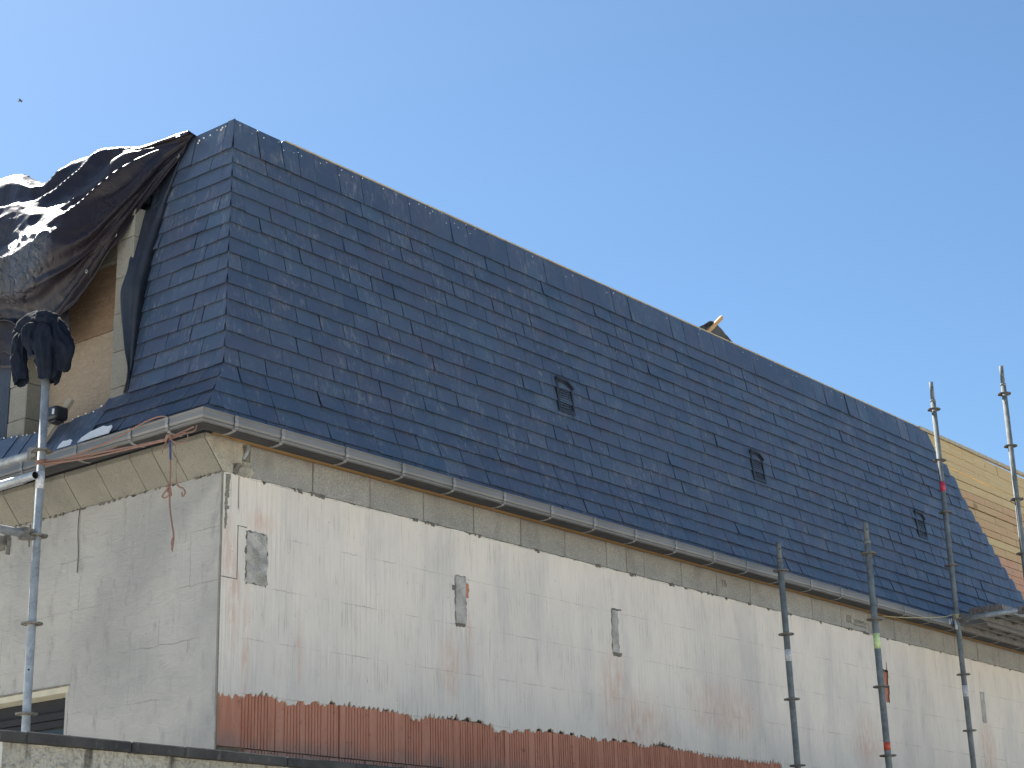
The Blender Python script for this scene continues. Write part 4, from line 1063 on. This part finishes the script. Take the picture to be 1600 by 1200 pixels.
# ------------------------------------------------------------------ jacket on the pole
jk = thing('jacket', 'dark navy jacket hung crumpled over the top of the left scaffold pole', 'jacket', (-.65, .83, .55))
def blob_tube(mb, pts, rads): mb.tube(catmull(pts, 6), [float(q) for q in np.interp(np.linspace(0, len(pts)-1, (len(pts)-1)*6+1), range(len(pts)), rads)], 16)
def cloth_tube(mb, pts, rads, flat=.7, folds=5, amp=.22, seed=1, seg=48, hollow=True, twist=0.6):
    C_ = catmull(pts, 12); N_ = len(C_); R_ = np.interp(np.linspace(0, len(pts)-1, N_), range(len(pts)), rads); b = len(mb.v); prev = None
    for i, q in enumerate(C_):
        t_ = (C_[min(i+1, N_-1)]-C_[max(i-1, 0)]).normalized()
        a = Vector((0, 1, 0)); a = (a-t_*a.dot(t_)); a = a.normalized() if a.length > .2 else (prev if prev else t_.orthogonal().normalized()); prev = a; c_ = t_.cross(a)
        for j in range(seg):
            an = 2*math.pi*j/seg; v_ = i/N_; drop = (i/N_)**6*.03*nz(math.cos(an)*1.2, math.sin(an)*1.2, seed*1.7)
            f = 1-abs(nz(math.cos(an)*folds*.42+seed*3.1+v_*1.1, math.sin(an)*folds*.42, v_*3.4+seed))*2.4
            f2 = nz(math.cos(an)*folds*.9+seed, math.sin(an)*folds*.9+v_*2, v_*4.5+seed*2)
            r_ = R_[i]*(1+amp*f+amp*.5*f2)
            mb.v.append(tuple(q+a*math.cos(an)*r_+c_*math.sin(an)*r_*flat+t_*drop))
    for i in range(N_-1):
        for j in range(seg):
            j2 = (j+1) % seg; mb.face([b+i*seg+j, b+i*seg+j2, b+(i+1)*seg+j2, b+(i+1)*seg+j])
    mb.face([b+j for j in range(seg)][::-1])
    if not hollow: mb.face([b+(N_-1)*seg+j for j in range(seg)])
def jkp(name, mb, mats): o = mb.build(name, mats, jk, True); o.location = (.65, -.83, -.55); return o
mb = MB()
cloth_tube(mb, [(-.655, 1.105, .930), (-.66, 1.06, .960), (-.66, .97, .972), (-.66, .88, .966), (-.655, .80, .935), (-.65, .77, .90)], [.020, .040, .046, .046, .048, .03], .9, 3, .26, 2, hollow=False)
cloth_tube(mb, [(-.665, 1.10, .965), (-.67, 1.095, .93), (-.67, 1.075, .895)], [.022, .034, .022], .7, 2, .3, 3, hollow=False)
cloth_tube(mb, [(-.66, .94, .965), (-.70, .93, .90), (-.715, .905, .82), (-.71, .885, .745)], [.035, .052, .042, .012], .6, 3, .38, 5, hollow=False)
cloth_tube(mb, [(-.64, .86, .95), (-.665, .82, .87), (-.68, .785, .78), (-.68, .765, .68), (-.67, .79, .575)], [.05, .075, .082, .078, .052], .6, 3.2, .36, 7)
cloth_tube(mb, [(-.64, .80, .93), (-.655, .725, .86), (-.66, .665, .76), (-.66, .635, .68), (-.655, .66, .60)], [.035, .048, .054, .054, .034], .65, 2.6, .36, 9, hollow=False)
jkp('body', mb, M['cloth'])
mb = MB(); cloth_tube(mb, [(-.665, 1.00, .94), (-.69, 1.025, .88), (-.695, 1.035, .79), (-.69, 1.03, .70), (-.685, 1.0, .592)], [.036, .046, .046, .049, .045], .66, 2.8, .28, 12); jkp('sleeve', mb, M['cloth'])
mb = MB(); cloth_tube(mb, [(-.60, .84, .92), (-.60, .83, .80), (-.61, .81, .68), (-.61, .83, .57)], [.05, .068, .07, .05], .5, 3, .32, 15); jkp('lining', mb, M['cloth'])

# ------------------------------------------------------------------ plank and work light on the sill
t = thing('plank', 'pale timber batten leaning on the slates below the boarded opening', 'plank', (-.18, 1.36, .42))
a = Vector((-.255, 1.365, .40)); b = Vector((-.10, 1.322, .69)); d = b-a; s_ = Vector((0, 1, 0)).cross(d).normalized()
mb = MB(); yv = Vector((-.0, .055, -.0)); mb.prism([a-yv*.5, a+yv*.5, b+yv*.5+Vector((0, -.01, .02)), b-yv*.5], s_*.022); o = mb.build('board', M['grey_wood'], t, fix=True); o.location = -Vector((-.18, 1.36, .42))
t = thing('work_light', 'small black box lamp standing on the batten above the slates', 'lamp', (-.235, 1.262, .55))
o = MB().box(-.05, .05, -.058, .058, -.04, .045).build('casing', M['plastic_black'], t); bevel(o, .018, 3)
o = MB().box(-.054, -.046, .012, .042, -.022, .026).build('panel', M['panel_grey'], t); bevel(o, .003, 1)
o = MB().box(-.054, -.046, -.044, -.024, -.012, .022).build('panel', M['tape_white'], t); bevel(o, .002, 1)
o = MB().box(-.045, .045, .056, .064, -.03, .03).build('panel', M['panel_grey'], t)
o = MB().box(-.035, .035, -.035, .035, -.055, -.041).build('foot', M['rubber_and_gap'], t); bevel(o, .004, 1)

# ------------------------------------------------------------------ debris on the roof edge
t = thing('roof_scrap', 'black membrane scrap with a wooden stick poking up above the roof edge', 'scrap', (5.9, .35, 2.30))
Q = [(5.55, .3, 2.33), (5.65, .3, 2.41), (5.74, .30, 2.455), (5.834, .3, 2.513), (5.915, .3, 2.511), (6.02, .3, 2.48), (6.10, .3, 2.44), (6.19, .3, 2.405), (6.30, .3, 2.36)]
G_ = []
for i, q in enumerate(catmull(Q, 3)): G_.append([tuple(q+Vector((0, -.02, 0))*0+Vector((0, .02*nz(i*.4, 1), .04))), (q.x+.01, q.y+.06+.03*nz(i*.5, 3), q.z*.5+1.15), (q.x, .22+.02*nz(i*.7, 9), 2.28)])
mb = MB(); mb.grid(G_); o = mb.build('membrane', M['membrane'], t); o.location = -Vector((5.9, .35, 2.30)); sm = o.modifiers.new('s', 'SOLIDIFY'); sm.thickness = .004
mb = MB(); a = Vector((5.71, .262, 2.395)); b = Vector((6.0, .272, 2.625)); pr = Vector((-.02, 0, .027)); mb.prism([a-pr*.5, b-pr*.5, b+pr*.5, a+pr*.5], (0, .022, 0)); o = mb.build('stick', M['fascia_wood'], t, fix=True); o.location = -Vector((5.9, .35, 2.30))

# ------------------------------------------------------------------ a bird far off
t = thing('bird', 'tiny dark bird high in the blue sky at far left', 'bird', (54.3, 81.15, 50.65), rot=(0, 0, .6))
mb = MB(); mb.tube([(0, -.16, 0), (0, -.10, .01), (0, 0, 0), (0, .12, 0), (0, .2, 0)], [.01, .035, .05, .03, .005], 8); mb.build('body', M['bird'], t, True)
for s in (-1, 1): MB().prism([Vector((0, -.06, .01)), Vector((s*.16, -.08, .05)), Vector((s*.30, .02, .02)), Vector((s*.14, .03, .04)), Vector((0, .06, .01))], (0, 0, .008)).build('wing', M['bird'], t, fix=True)
